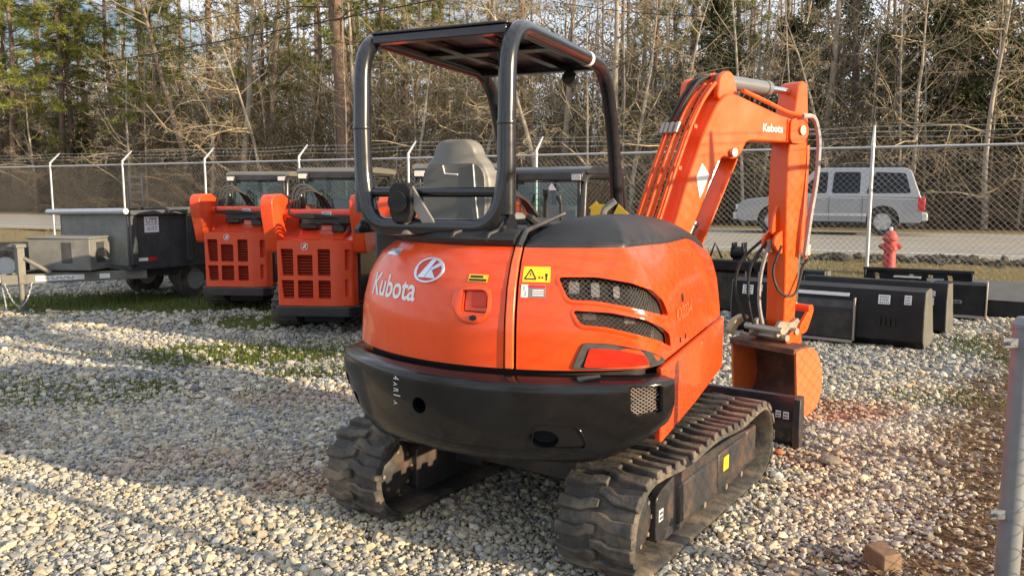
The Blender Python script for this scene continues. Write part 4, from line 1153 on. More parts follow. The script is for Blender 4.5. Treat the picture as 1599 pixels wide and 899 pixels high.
surf_grid((0.254, 0.328, 1.293, 1.304), 0.0024, 0.0008).build('print', M_red, side)
for z_ in (1.26, 1.27, 1.28): surf_grid((0.272, 0.322, z_, z_ + 0.005), 0.0024, 0.0008).build('print', M_white, side)
q = patch([(1.36 + 0.02 * math.cos(a), 1.185 + 0.022 * math.sin(a)) for a in np.linspace(0, 2 * PI, 17)[:-1]], -0.001, 0.004); q.build('key_lock', M_dark, side)
body_text('KX033-4', 1.22, 1.085, 0.34, 0.0035, mat('faint_badge', (0.72, 0.16, 0.06), 0.3), 'badge', side, bold=0.02)
for s_, z_ in ((1.30, 0.985), (1.42, 0.985)):
    q = patch([(s_ + 0.014 * math.cos(a), z_ + 0.014 * math.sin(a)) for a in np.linspace(0, 2 * PI, 13)[:-1]], -0.001, 0.003); q.build('bolt_hole', M_dark, side)
# skirt under the side panel
def zsk(s):
    lo = 0.60 + 0.03 * max(0, (s - 1.6)); return [lo, lo + 0.03, 0.70, 0.78, 0.86, 0.915, 0.935]
skirt = shell(lin(0.86, 2.44, 80), zsk, 0.03, 0.022).build('side_skirt', M_or, EX, M=U, bevel=0.006)
for s_ in (1.75,):
    q = patch(rrect(0.006, 0.26, 0.002, 2, s_, 0.77), 0.020, 0.0235); q.build('skirt_crease', M_or, skirt, bevel=0.002)
# black rear trim
def trim_rows(s):
    P = []
    for z, o in ((1.455, -0.004), (1.463, 0.006), (1.490, 0.020), (1.512, -0.005), (1.525, -0.06), (1.530, -0.22)):
        P.append(bpt(s, 1.46, o)[:2] + (z,))
    P += [bpt(s, 1.46, -0.22)[:2] + (1.44,), bpt(s, 1.46, -0.03)[:2] + (1.44,)]
    return P
mb = MB(); rows = [trim_rows(s) for s in lin(-0.80, 0.152, 60)]; mb.grid(rows, closed=True); k = len(rows[0]); mb.f.append(tuple(range(k))); mb.f.append(tuple(range((len(rows) - 1) * k, len(rows) * k))[::-1])
trim = mb.build('rear_trim', M_plas, EX, M=U, smooth=40)
for s_ in (-0.22, 0.0):
    mb = MB(); mb.tube([bpt(s_, 1.46, 0.012)[:2] + (1.482,), bpt(s_ + 0.008, 1.46, 0.0)[:2] + (1.514,), bpt(s_ + 0.035, 1.46, -0.07)[:2] + (1.530,), bpt(s_ + 0.045, 1.46, -0.12)[:2] + (1.533,)], 0.010, 6); mb.build('trim_rib', M_plas, trim)
# domed black cover on the right
out_ = [bpt(s, ztop(s) - 0.0, 0.004) for s in lin(0.212, 2.25, 44)]
fy = out_[-1]
out_ += [(0.45, 0.62, 1.26), (0.20, 0.50, 1.36), (0.13, 0.30, 1.44), (0.12, 0.0, 1.47), (0.115, -0.3, 1.475), (0.118, -0.6, 1.475), (0.13, -0.8, 1.47)]
cen = Vector((0.40, -0.42, 1.592)); rows = []
for t_, zf in ((0.0, -0.03), (0.0, 0.0), (0.012, 0.10), (0.06, 0.22), (0.15, 0.40), (0.28, 0.60), (0.42, 0.77), (0.58, 0.89), (0.74, 0.965), (0.88, 0.993)):
    r_ = []
    for p in out_:
        p = Vector(p); k_ = (p.lerp(cen, t_)); z_ = p.z + (cen.z - p.z) * max(zf, 0) if zf >= 0 else p.z + zf; r_.append((k_.x, k_.y, z_))
    rows.append(r_)
mb = MB(); mb.grid(rows, closed=True); mb.f.append(tuple(range((len(rows) - 1) * len(out_), len(rows) * len(out_))))
mb.build('tank_cover', M_plas, EX, M=U, smooth=60)
# counterweight
def cw_rows(s):
    a = abs(s); up = 0.17 * float(sstep(0.50, 0.98, np.array(a))) + (0.06 * float(sstep(0.95, 1.15, np.array(a))))
    zb = 0.545 + up; R_ = []
    for o, f_ in ((0.00, 1.075), (0.03, 1.060), (0.078, 1.020), (0.088, 1.004), (0.093, 0.97), (0.094, 0.85), (0.096, 0.70), (0.094, 0.5), (0.085, 0.3), (0.066, 0.12), (0.04, 0.03), (0.01, 0.0)):
        R_.append(bpt(s, 0.93, o)[:2] + (zb + (0.90 - zb) * f_,))
    R_ += [bpt(s, 0.93, -0.06)[:2] + (zb + 0.01,), bpt(s, 0.93, -0.06)[:2] + (0.90,)]
    return R_
mb = MB(); rows = [cw_rows(s) for s in lin(-1.22, 0.845, 100)]; mb.grid(rows, closed=True); k = len(rows[0]); mb.f.append(tuple(range(k))); mb.f.append(tuple(range((len(rows) - 1) * k, len(rows) * k))[::-1])
cw = mb.build('counterweight', M_cw, EX, M=U, bevel=0.0, smooth=38)
c_ = MB()
def disc(s_, z_, rs, rz_, n=20): return [(s_ + rs * math.cos(a), z_ + rz_ * math.sin(a)) for a in np.linspace(0, 2 * PI, n + 1)[:-1]]
HOLES = ((-0.207, 0.762, 0.036, 0.036), (0.335, 0.668, 0.060, 0.040), (-0.715, 0.690, 0.04, 0.034), (-0.82, 0.76, 0.035, 0.035))
for h in HOLES:
    q = patch(disc(*h), 0.16, -0.02); c_.add(q.v, q.f)
vent = fillet([(0.672, 0.895), (0.79, 0.885), (0.792, 0.775), (0.70, 0.765), (0.675, 0.79)], 0.012, 3, True)
q = patch(vent, 0.16, 0.055); c_.add(q.v, q.f)
cut(cw, c_)
V, F = lattice(0.672, 0.795, 0.765, 0.895, 0.064, 0.016, 0.0028); o = np_mesh('vent_mesh', V, F, M_steel, cw)
q = patch(vent, 0.050, 0.058); q.build('vent_shade', M_dark, cw)
for h in HOLES:
    q = patch(disc(h[0], h[1], h[2] * 1.02, h[3] * 1.02), -0.055, 0.0); q.build('hole_bottom', M_dark, cw)
# shallow moulded pad round the corner hole
pad = fillet([(0.285, 0.640), (0.30, 0.735), (0.47, 0.728), (0.505, 0.66), (0.50, 0.628), (0.33, 0.628)], 0.025, 4, True)
mb = MB(); cp_ = (0.395, 0.68)
mb.grid([[bpt(cp_[0] + (p[0] - cp_[0]) * f_, cp_[1] + (p[1] - cp_[1]) * f_, o + 0.093 - 0.012 * max(0, (0.70 - p[1]) / 0.08)) for p in pad] for f_, o in ((1.03, 0.001), (1.0, 0.006), (0.96, 0.006))], closed=True); mb.build('moulded_rim', M_cw, cw, smooth=50)
# chalk marks written by hand down the counterweight
M_chalk = mat('chalk', (0.62, 0.62, 0.62), 0.9, var=0.3, scale=60)
for k, ch in enumerate('4AR1A'):
    v, f = text_geo(ch); w_ = 0.018 if ch != '1' else 0.005; mb = MB()
    pts = [(-0.352 + (0.024 * p[1] * (1 if ch != '1' else 0.25)) * 1.0, 0.876 - 0.029 * k - p[0] * w_) for p in v]
    mb.add([bpt(p[0], p[1], 0.0985) for p in pts], f); mb.build('chalk_mark', M_chalk, cw, smooth=0, recalc=False)
# small hook on the counterweight lip
mb = MB(); mb.tube([bpt(0.47, 0.93, 0.05)[:2] + (0.918,), bpt(0.50, 0.93, 0.055)[:2] + (0.926,), bpt(0.56, 0.93, 0.05)[:2] + (0.932,)], [0.014, 0.010, 0.006], 8); mb.build('lift_eye', M_frame, cw)
# machine deck
mb = MB(); mb.prism(fillet([(-0.74, -0.75), (0.66, -0.75), (0.68, 0.75), (0.30, 0.92), (-0.62, 0.92), (-0.78, 0.7)], 0.1, 4, True), 0.60, 0.72, 'z'); mb.build('deck', M_plas, EX, M=U, bevel=0.01)
mb = MB(); mb.box((-0.40, -0.42, 1.13), (0.72, 0.62, 0.78)); mb.box((-0.5, -0.2, 1.49), (0.46, 0.46, 0.08)); mb.box((0.2, 0.1, 1.1), (0.2, 0.9, 0.7)); mb.build('seat_base', M_plas, EX, M=U, bevel=0.02)
# seat
so = fillet([(-0.19, 1.46), (-0.215, 1.60), (-0.215, 1.78), (-0.175, 1.865), (-0.135, 1.90), (-0.12, 1.955), (-0.08, 1.99), (0.08, 1.99), (0.12, 1.955), (0.135, 1.90), (0.175, 1.865), (0.215, 1.78), (0.215, 1.60), (0.19, 1.46)], 0.05, 4, True)
mb = MB(); cx_ = -0.545
rows = []
for f_, yy in ((0.90, -0.255), (0.97, -0.245), (1.0, -0.215), (1.0, -0.16), (0.96, -0.12), (0.85, -0.10)):
    rows.append([(cx_ + p[0] * f_, yy + 0.05 * (1.99 - p[1]), 1.70 + (p[1] - 1.70) * (f_ * 0.5 + 0.5)) for p in so])
mb.grid(rows, closed=True); n_ = len(so); mb.f.append(tuple(range(n_))[::-1]); mb.f.append(tuple(range(5 * n_, 6 * n_)))
seat = mb.build('seat_back', M_seat, EX, M=U, smooth=50)
mb = MB(); sp = fillet([(-0.175, 1.50), (-0.195, 1.62), (-0.195, 1.80), (-0.15, 1.855), (0.15, 1.855), (0.195, 1.80), (0.195, 1.62), (0.175, 1.50)], 0.04, 4, True)
rows = [[(cx_ + p[0] * f_, yy + 0.05 * (1.99 - p[1]), p[1]) for p in sp] for f_, yy in ((1.0, -0.250), (1.0, -0.265), (0.97, -0.272))]
mb.grid(rows, closed=True); n_ = len(sp); mb.f.append(tuple(range(2 * n_, 3 * n_))); mb.build('seat_shell', mat('seat_shell', (0.16, 0.155, 0.145), 0.42, var=0.12), seat, smooth=40)
mb = MB(); mb.tube([(cx_ - 0.06, -0.272, 1.845), (cx_ - 0.045, -0.276, 1.80), (cx_ + 0.035, -0.276, 1.795)], 0.005, 6); mb.tube([(cx_ + 0.125, -0.268, 1.85), (cx_ + 0.135, -0.262, 1.68), (cx_ + 0.15, -0.255, 1.52)], 0.004, 6); mb.build('seat_piping', M_white, seat)
mb = MB(); mb.box((cx_, 0.08, 1.52), (0.44, 0.44, 0.12)); mb.build('seat_cushion', M_seat, EX, M=U, bevel=0.05, seg=4)
# canopy frame
XR, XL = 0.045, -0.735
def arch(x, tilt=0):
    return fillet([(x, -0.85, 1.60), (x, -0.85, 2.0), (x, -0.83, 2.46), (x, 0.60, 2.455), (x, 0.80, 2.05), (x, 0.93, 1.50), (x, 0.95, 1.0)], [0, .05, .34, .30, .2, .2, 0], 9)
mb = MB(); mb.tube(arch(XR), 0.042, 16); cf = mb.build('canopy_post', M_tube, EX, M=U)
mb = MB(); mb.tube(arch(XL), 0.042, 16); mb.build('canopy_post', M_tube, EX, M=U)
mb = MB(); mb.tube(fillet([(XL, -0.85, 2.02), (XL + 0.005, -0.85, 1.74), (XL + 0.06, -0.87, 1.535), (XR - 0.06, -0.87, 1.535), (XR - 0.0, -0.85, 1.74), (XR, -0.85, 2.02)], [0, .1, .17, .17, .1, 0], 8), 0.044, 16); mb.build('rear_hoop', M_tube, EX, M=U)
mb = MB(); mb.tube([(XL, -0.845, 1.700), (XR, -0.845, 1.700)], 0.024, 12); mb.build('cross_bar', M_tube, EX, M=U)
for x in (XL, XR):
    mb = MB(); mb.lathe([(0.0435, 2.0), (0.0465, 2.012), (0.0435, 2.024)], (x, -0.85, 0), n=16); mb.build('weld_collar', M_tube, cf)
mb = MB(); mb.lathe([(0.0435, -0.02), (0.0445, -0.02), (0.0445, 0.02), (0.0435, 0.02)], (0, 0, 0), 'y', 16); mb.xf(Matrix.Translation((XR, 0.26, 2.4565)) ); mb.build('white_band', M_white, cf)
mb = MB(); mb.prism(fillet([(XL + 0.02, -0.80), (XR - 0.02, -0.80), (XR - 0.02, 0.50), (XL + 0.02, 0.50)], 0.03, 3, True), 2.462, 2.474, 'z')
roof = mb.build('canopy_roof', M_tube, EX, M=U, bevel=0.004)
mb = MB()
for yy in (-0.76, 0.46): mb.box(((XL + XR) / 2, yy, 2.44), (XR - XL - 0.06, 0.06, 0.04))
for xx in (-0.5, -0.19): mb.box((xx, -0.15, 2.447), (0.05, 1.2, 0.028))
mb.box(((XL + XR) / 2, -0.2, 2.448), (XR - XL - 0.08, 0.10, 0.026))
mb.build('roof_rib', M_tube, roof, bevel=0.004)
mb = MB(); mb.cyl((XR - 0.16, 0.40, 2.38), (XR - 0.16, 0.46, 2.37), 0.045); mb.box((XR - 0.16, 0.45, 2.41), (0.03, 0.03, 0.05)); mb.build('work_lamp', M_blk, EX, M=U, bevel=0.004)
mb = MB()
for x in (XL, XR):
    mb.prism([(-0.92, 1.50), (-0.92, 1.52), (-0.86, 1.56), (-0.84, 1.62), (-0.80, 1.62), (-0.74, 1.52), (-0.74, 1.50)], x - 0.012, x + 0.012, 'x')
mb.build('post_gusset', M_tube, EX, M=U)
# exhaust outlet with its bracket
mb = MB(); ec = (-0.475, -0.90)
oc = [(-0.062, 1.60), (-0.062, 1.715), (-0.035, 1.745), (0.035, 1.745), (0.062, 1.715), (0.062, 1.60), (0.04, 1.555), (-0.04, 1.555)]
mb.prism([(ec[0] + p[0], p[1]) for p in oc], ec[1] - 0.03, ec[1] + 0.03, 'y')
ho = mb.build('horn_bracket', M_dark, EX, M=U, bevel=0.008)
mb = MB(); mb.lathe([(0.050, -0.06), (0.052, -0.055), (0.046, -0.045), (0.036, -0.035), (0.030, 0.0)], (ec[0], ec[1], 1.655), 'y', 24); mb.build('horn', M_dark, ho, smooth=30)
mb = MB(); mb.prism([(ec[0] + 0.055, 1.73), (ec[0] + 0.075, 1.70), (ec[0] + 0.19, 1.535), (ec[0] + 0.12, 1.535), (ec[0] + 0.03, 1.66)], ec[1] - 0.008, ec[1] + 0.008, 'y'); mb.build('brace', M_seat, ho, bevel=0.003)
mb = MB(); mb.lathe([(0.05, 1.50), (0.052, 1.505), (0.052, 1.56), (0.045, 1.565)], (ec[0] + 0.02, ec[1] + 0.04, 0), n=20); mb.build('stub_pipe', mat('stub_pipe', (0.32, 0.29, 0.24), 0.5), ho)
# controls beside the seat
mb = MB(); mb.box((-0.20, 0.12, 1.50), (0.14, 0.42, 0.10)); mb.box((-0.88, 0.12, 1.5), (0.12, 0.4, 0.1)); mb.box((0.06, -0.35, 1.50), (0.14, 0.3, 0.10)); mb.build('console', M_plas, EX, M=U, bevel=0.02)
mb = MB(); mb.tube([(-0.2, 0.26, 1.54), (-0.2, 0.25, 1.66), (-0.19, 0.23, 1.72)], [0.012, 0.012, 0.02], 8); mb.tube([(0.03, -0.1, 1.52), (0.035, -0.12, 1.64), (0.02, -0.12, 1.68)], [0.008, 0.008, 0.016], 8); mb.tube([(0.07, -0.5, 1.53), (0.04, -0.55, 1.57), (0.02, -0.55, 1.58)], [0.02, 0.024, 0.02], 8); mb.build('control_lever', M_hose, EX, M=U)
for k, (px_, ln_) in enumerate((((0.06, 0.45), 0.0), ((0.22, 0.38), 0.06))):
    mb = MB(); x_, y2 = px_; P = [(x_ - 0.045, 1.545), (x_ - 0.045, 1.60), (x_ - 0.06, 1.605), (x_ - 0.01, 1.645), (x_ + 0.0, 1.63), (x_ + 0.05, 1.625), (x_ + 0.05, 1.545)] if k == 0 else [(x_ - 0.05, 1.55), (x_ - 0.01, 1.63), (x_ + 0.05, 1.575), (x_ + 0.05, 1.55)]
    mb.prism(P, y2, y2 + 0.006, 'y'); mb.build('yellow_tag', mat('yellow_tag', (0.75, 0.48, 0.04), 0.5), EX, M=U)
mb = MB(); mb.tube([(0.10, 0.36, 1.5), (0.13, 0.37, 1.60), (0.19, 0.38, 1.65)], 0.02, 8); mb.build('grab_handle', M_seat, EX, M=U)

# --- boom group (its own plane, swung to the right)
mb = MB(); mb.box((-0.02, -1.72, 0.74), (0.30, 0.30, 0.42)); mb.cyl((-0.05, -1.76, 0.5), (-0.05, -1.76, 0.98), 0.11); mb.build('swing_bracket', M_or2, EX, M=Bm, bevel=0.02)
boom_o = [(-1.72, 0.72), (-1.64, 0.98), (-1.47, 1.24), (-1.32, 1.46), (-1.18, 1.82), (-1.05, 2.10), (-0.93, 2.29), (-0.82, 2.385), (-0.72, 2.375), (-0.40, 2.30), (-0.08, 2.235), (0.03, 2.235), (0.075, 2.16), (0.03, 2.075), (-0.12, 2.065), (-0.60, 2.065), (-0.66, 1.955), (-0.74, 1.925), (-0.84, 1.955), (-0.90, 1.90), (-1.06, 1.58), (-1.20, 1.34), (-1.42, 1.0), (-1.52, 0.68), (-1.62, 0.64)]
boom_o = fillet(boom_o, 0.05, 3, True)
mb = MB(); mb.prism(boom_o, -0.10, 0.10, 'x'); boom = mb.build('boom', M_or2, EX, M=Bm, bevel=0.012, smooth=30)
mb = MB()
for sx in (-1, 1):
    mb.prism(fillet([(-0.13, 2.062), (-0.13, 2.24), (0.0, 2.255), (0.085, 2.20), (0.095, 2.14), (0.04, 2.058)], 0.05, 4, True), sx * 0.1005, sx * 0.118, 'x')
mb.build('tip_plate', M_or2, boom, bevel=0.004)
mb = MB(); mb.cyl((-0.135, 0.0, 2.16), (0.135, 0.0, 2.16), 0.035); mb.cyl((-0.13, -0.76, 1.975), (0.13, -0.76, 1.975), 0.03); mb.build('boom_pin', M_steel, boom)
mb = MB()
for x_, y0 in ((0.055, -0.80), (-0.055, -0.80)):
    mb.prism(fillet([(y0 - 0.10, 2.33), (y0 - 0.08, 2.49), (y0 - 0.02, 2.535), (y0 + 0.05, 2.53), (y0 + 0.09, 2.46), (y0 + 0.12, 2.36)], 0.04, 4, True), x_ - 0.022, x_ + 0.022, 'x')
mb.prism(fillet([(-1.02, 2.30), (-1.0, 2.46), (-0.94, 2.50), (-0.88, 2.44), (-0.86, 2.30)], 0.03, 3, True), -0.17, -0.115, 'x')
mb.build('cylinder_lug', M_or2, boom, bevel=0.01)
flat_text('Kubota', (0.1015, -0.43, 2.135), (0, 1, 0), (0, 0, 1), 0.23, M_white, 'lettering', boom, bold=0.02)
q = flat_plate((0.101, -1.13, 1.70), (0, 0.35, 0.92), (0, 0.55, 0.35), 0.10, 0.10, 0.0012)
mb = MB(); mb.prism([(-1.115, 1.80), (-1.06, 1.895), (-0.985, 1.82), (-1.045, 1.70), (-1.075, 1.66)], 0.1005, 0.102, 'x'); mb.build('white_sticker', M_white, boom)
mb = MB(); mb.tube([(0.106, -0.15, 2.07), (0.106, -0.15, 2.235)], 0.004, 6); mb.build('weld_line', M_or2, boom)
# boom cylinder under the boom, with its guard
mb = MB(); mb.cyl((0, -0.76, 1.975), (0, -1.05, 1.47), 0.024); rod = mb.build('boom_cylinder_rod', M_chrome, EX, M=Bm)
mb = MB(); mb.cyl((0, -1.035, 1.495), (0, -1.05, 1.47), 0.052); mb.cyl((0, -1.05, 1.47), (0, -1.42, 0.83), 0.046); mb.build('boom_cylinder', M_blk, EX, M=Bm, bevel=0.004)
mb = MB(); d = Vector((0, -0.29, -0.505)).normalized(); nn_ = Vector((0, 0.505, -0.29)).normalized()
a0 = Vector((0, -0.74, 1.97)) + nn_ * 0.062; a1 = a0 + d * 0.95
mb.add([tuple(a0 + Vector((-.09, 0, 0))), tuple(a0 + Vector((.09, 0, 0))), tuple(a1 + Vector((.09, 0, 0))), tuple(a1 + Vector((-.09, 0, 0)))] + [tuple(a0 + nn_ * .012 + Vector((-.09, 0, 0))), tuple(a0 + nn_ * .012 + Vector((.09, 0, 0))), tuple(a1 + nn_ * .012 + Vector((.09, 0, 0))), tuple(a1 + nn_ * .012 + Vector((-.09, 0, 0)))], [(0, 1, 2, 3), (7, 6, 5, 4), (0, 4, 5, 1), (1, 5, 6, 2), (2, 6, 7, 3), (3, 7, 4, 0)])
mb.build('cylinder_guard', M_or2, EX, M=Bm, bevel=0.004)
# pipes along the back of the boom
back = [(-1.70, 0.95), (-1.56, 1.22), (-1.40, 1.47), (-1.245, 1.84), (-1.11, 2.13), (-0.99, 2.32), (-0.88, 2.43)]
for i, x_ in enumerate((-0.155, -0.115, -0.07, -0.02, 0.03, 0.07)):
    mb = MB(); o_ = 0.03 + 0.006 * (i % 2)
    P = [(x_, y - o_, z + o_ * 0.4) for y, z in back]
    mb.tube(fillet(P, 0.1, 4), 0.0125, 8); mb.build('boom_pipe', M_or2, EX, M=Bm)
for x_ in (-0.115, -0.06):
    mb = MB(); mb.tube(fillet([(x_, -1.16, 2.18), (x_ + 0.01, -1.08, 2.32), (x_ + 0.02, -0.96, 2.47), (x_ + 0.03, -0.86, 2.50)], 0.1, 4), 0.014, 8); mb.build('hose', M_hose, EX, M=Bm)
mb = MB()
for x_ in (-0.155, -0.115, -0.07, -0.02): mb.cyl((x_, -1.195, 2.10), (x_, -1.165, 2.17), 0.02, n=8)
mb.build('hose_fitting', M_steel, EX, M=Bm)
mb = MB()
for y, z in ((-1.42, 1.50), (-1.27, 1.86), (-1.13, 2.14)): mb.box((-0.04, y + 0.01, z), (0.26, 0.03, 0.025))
mb.build('pipe_clamp', M_or2, EX, M=Bm)
# arm cylinder on top of the boom
mb = MB(); mb.cyl((0, -0.82, 2.475), (0, -0.27, 2.46), 0.050); mb.cyl((0, -0.30, 2.46), (0, -0.255, 2.459), 0.056); mb.build('arm_cylinder', mat('grey_cylinder', (0.16, 0.165, 0.18), 0.35, var=0.1), EX, M=Bm, bevel=0.004)
mb = MB(); mb.cyl((0, -0.27, 2.459), (0, 0.0, 2.452), 0.026); mb.build('arm_cylinder_rod', M_chrome, EX, M=Bm)
mb = MB(); mb.cyl((-0.055, 0.03, 2.452), (0.055, 0.03, 2.452), 0.045); mb.build('rod_eye', M_or2, EX, M=Bm, bevel=0.006)
# arm
arm_o = fillet([(-0.01, 2.50), (0.04, 2.535), (0.10, 2.51), (0.125, 2.28), (0.145, 1.96), (0.12, 1.5), (0.085, 1.21), (0.065, 0.68), (0.03, 0.615), (-0.04, 0.61), (-0.075, 0.68), (-0.075, 0.82), (-0.085, 1.22), (-0.10, 1.60), (-0.10, 1.96), (-0.06, 2.20), (-0.03, 2.36)], 0.04, 3, True)
mb = MB(); mb.prism(arm_o, -0.085, 0.085, 'x'); arm = mb.build('arm', M_or2, EX, M=Bm, bevel=0.012, smooth=30)
mb = MB()
for x_ in (-0.05, 0.05): mb.prism(fillet([(-0.10, 1.42), (-0.19, 1.36), (-0.20, 1.30), (-0.15, 1.26), (-0.09, 1.22)], 0.03, 3, True), x_ - 0.012, x_ + 0.012, 'x')
mb.prism(fillet([(-0.09, 1.62), (-0.15, 1.50), (-0.17, 1.38), (-0.09, 1.36)], 0.03, 3, True), -0.012, 0.012, 'x')
mb.build('arm_bracket', M_or2, arm, bevel=0.004)
# bucket cylinder on the front of the arm
mb = MB(); mb.cyl((0.0, 0.205, 2.06), (0.0, 0.185, 1.22), 0.045); bc = mb.build('bucket_cylinder', M_or2, EX, M=Bm, bevel=0.006)
mb = MB(); mb.cyl((0.0, 0.186, 1.24), (0.0, 0.17, 0.80), 0.023); mb.build('bucket_cylinder_rod', M_chrome, EX, M=Bm)
# hoses round the arm
mb = MB(); mb.tube(fillet([(0.13, -0.70, 2.40), (0.135, -0.42, 2.335), (0.135, -0.20, 2.275), (0.14, -0.02, 2.27), (0.14, 0.14, 2.25), (0.14, 0.20, 2.05), (0.14, 0.17, 1.72), (0.135, 0.10, 1.48), (0.13, 0.10, 1.2)], 0.14, 5), 0.016, 8); mb.build('hose', M_or2, EX, M=Bm)
mb = MB(); mb.tube(fillet([(0.15, -0.04, 2.26), (0.155, 0.10, 2.27), (0.155, 0.175, 2.10), (0.155, 0.165, 1.80), (0.15, 0.115, 1.55), (0.15, 0.09, 1.40), (0.14, 0.075, 1.22)], 0.14, 6), 0.019, 8); mb.build('sleeved_hose', M_hosel, EX, M=Bm)
mb = MB(); mb.tube(fillet([(0.10, -0.16, 1.30), (0.06, -0.22, 1.10), (0.10, -0.16, 0.93), (0.13, -0.02, 0.90), (0.12, 0.05, 1.02), (0.10, 0.11, 1.12)], 0.12, 5), 0.010, 8); mb.build('hose', M_hose, EX, M=Bm)
mb = MB(); mb.tube(fillet([(-0.03, -0.17, 1.32), (-0.12, -0.24, 1.15), (-0.13, -0.25, 0.9), (-0.10, -0.2, 0.68)], 0.15, 5), 0.012, 8); mb.tube(fillet([(-0.06, -0.17, 1.34), (-0.19, -0.28, 1.18), (-0.22, -0.30, 0.95), (-0.16, -0.22, 0.70)], 0.15, 5), 0.012, 8); mb.build('hose', M_hose, EX, M=Bm)
mb = MB(); mb.tube(fillet([(0.0, -0.16, 1.34), (-0.05, -0.2, 1.1), (-0.06, -0.2, 0.85), (-0.04, -0.16, 0.66)], 0.1, 4), 0.014, 8); mb.build('sleeved_hose', M_hosel, EX, M=Bm)
mb = MB(); mb.cyl((0.0, -0.17, 1.34), (0.0, -0.16, 1.25), 0.022, n=8); mb.cyl((0.14, 0.11, 1.22), (0.14, 0.11, 1.30), 0.022, n=8); mb.build('hose_fitting', M_steel, EX, M=Bm)
# bucket link, coupler and bucket
M_link_s = mat('coupler_steel', (0.30, 0.27, 0.22), 0.55, metal=0.2, var=0.25, dirt=(0.2, 0.1, 0.05), dirt_amt=0.5)
mb = MB()
for x_ in (-0.105, 0.105): mb.prism(fillet([(-0.22, 0.66), (-0.16, 0.73), (-0.02, 0.70), (0.06, 0.74), (0.10, 0.66), (0.02, 0.57), (-0.02, 0.50), (-0.09, 0.58), (-0.20, 0.60)], 0.03, 3, True), x_ - 0.016, x_ + 0.016, 'x')
mb.build('coupler_plate', M_link_s, EX, M=Bm, bevel=0.005)
mb = MB()
for x_ in (-0.10, 0.10): mb.prism(fillet([(0.04, 0.66), (0.20, 0.84), (0.22, 0.78), (0.14, 0.62), (0.06, 0.60)], 0.03, 3, True), x_ - 0.014 + 0.03 * (1 if x_ > 0 else -1), x_ + 0.014 + 0.03 * (1 if x_ > 0 else -1), 'x')
mb.cyl((-0.15, 0.17, 0.80), (0.15, 0.17, 0.80), 0.03); mb.build('bucket_link', M_or2, EX, M=Bm, bevel=0.004)
mb = MB()
for y, z in ((-0.02, 0.64), (-0.14, 0.60), (-0.20, 0.66)): mb.cyl((-0.17, y, z), (0.17, y, z), 0.026, n=14)
mb.build('link_pin', M_steel, EX, M=Bm)
mb = MB(); mb.prism(fillet([(-0.30, 0.62), (-0.24, 0.70), (-0.12, 0.735), (-0.06, 0.70), (-0.13, 0.685), (-0.20, 0.65), (-0.26, 0.57)], 0.03, 4, True), -0.30, -0.24, 'x'); mb.build('coupler_hook', mat('hook_paint', (0.40, 0.30, 0.17), 0.5, var=0.2), EX, M=Bm, bevel=0.008)
bo = fillet([(-0.215, 0.525), (-0.10, 0.545), (0.03, 0.525), (0.105, 0.40), (0.135, 0.24), (0.10, 0.10), (0.0, 0.02), (-0.165, 0.0)], [0, .05, .06, .08, .08, .08, .06, 0], 5, False)
bi = fillet([(-0.215, 0.505), (-0.10, 0.523), (0.015, 0.505), (0.083, 0.39), (0.112, 0.24), (0.08, 0.115), (-0.01, 0.042), (-0.165, 0.018)], [0, .05, .06, .08, .08, .08, .06, 0], 5, False)
mb = MB(); n_ = len(bo)
mb.prism(bo + bi[::-1], -0.285, 0.285, 'x') if False else None
rows = []
for x_ in (-0.285, 0.285): rows.append([(x_, p[0], p[1]) for p in bo + bi[::-1]])
mb.grid(rows, closed=True)
bk = mb.build('bucket', M_rust, EX, M=Bm, smooth=40)
mb = MB()
for sx in (-1, 1): mb.prism(bo, sx * 0.285, sx * 0.305, 'x')
mb.build('bucket_side', mat('bucket_side_paint', (0.66, 0.13, 0.03), 0.55, var=0.2, dirt=(0.3, 0.1, 0.04), dirt_amt=0.5, dscale=5), bk, bevel=0.003)
mb = MB(); mb.prism([(-0.235, 0.50), (-0.235, 0.545), (-0.05, 0.56), (-0.05, 0.535), (-0.20, 0.525)], -0.30, 0.30, 'x'); mb.build('bucket_lip', M_rust, bk, bevel=0.004)
mb = MB()
for x_ in (-0.10, 0.10): mb.prism(fillet([(-0.13, 0.53), (-0.10, 0.62), (-0.02, 0.66), (0.05, 0.62), (0.06, 0.53)], 0.03, 3, True), x_ * 1.45 - 0.012, x_ * 1.45 + 0.012, 'x')
mb.build('bucket_ear', M_or2, bk, bevel=0.004)
mb = MB()
for k in range(4): mb.prism([(-0.16, 0.0), (-0.16, 0.03), (-0.27, 0.012), (-0.27, 0.004)], -0.26 + 0.15 * k, -0.20 + 0.15 * k, 'x')
mb.build('bucket_teeth', M_steel, bk, bevel=0.004)
# ------------------------------------------------------------------ copies of a thing with its parts
def copy_tree(o, parent=None):
    c = o.copy(); COL.objects.link(c)
    if parent is not None: c.parent = parent
    for ch in list(o.children): copy_tree(ch, c)
    return c

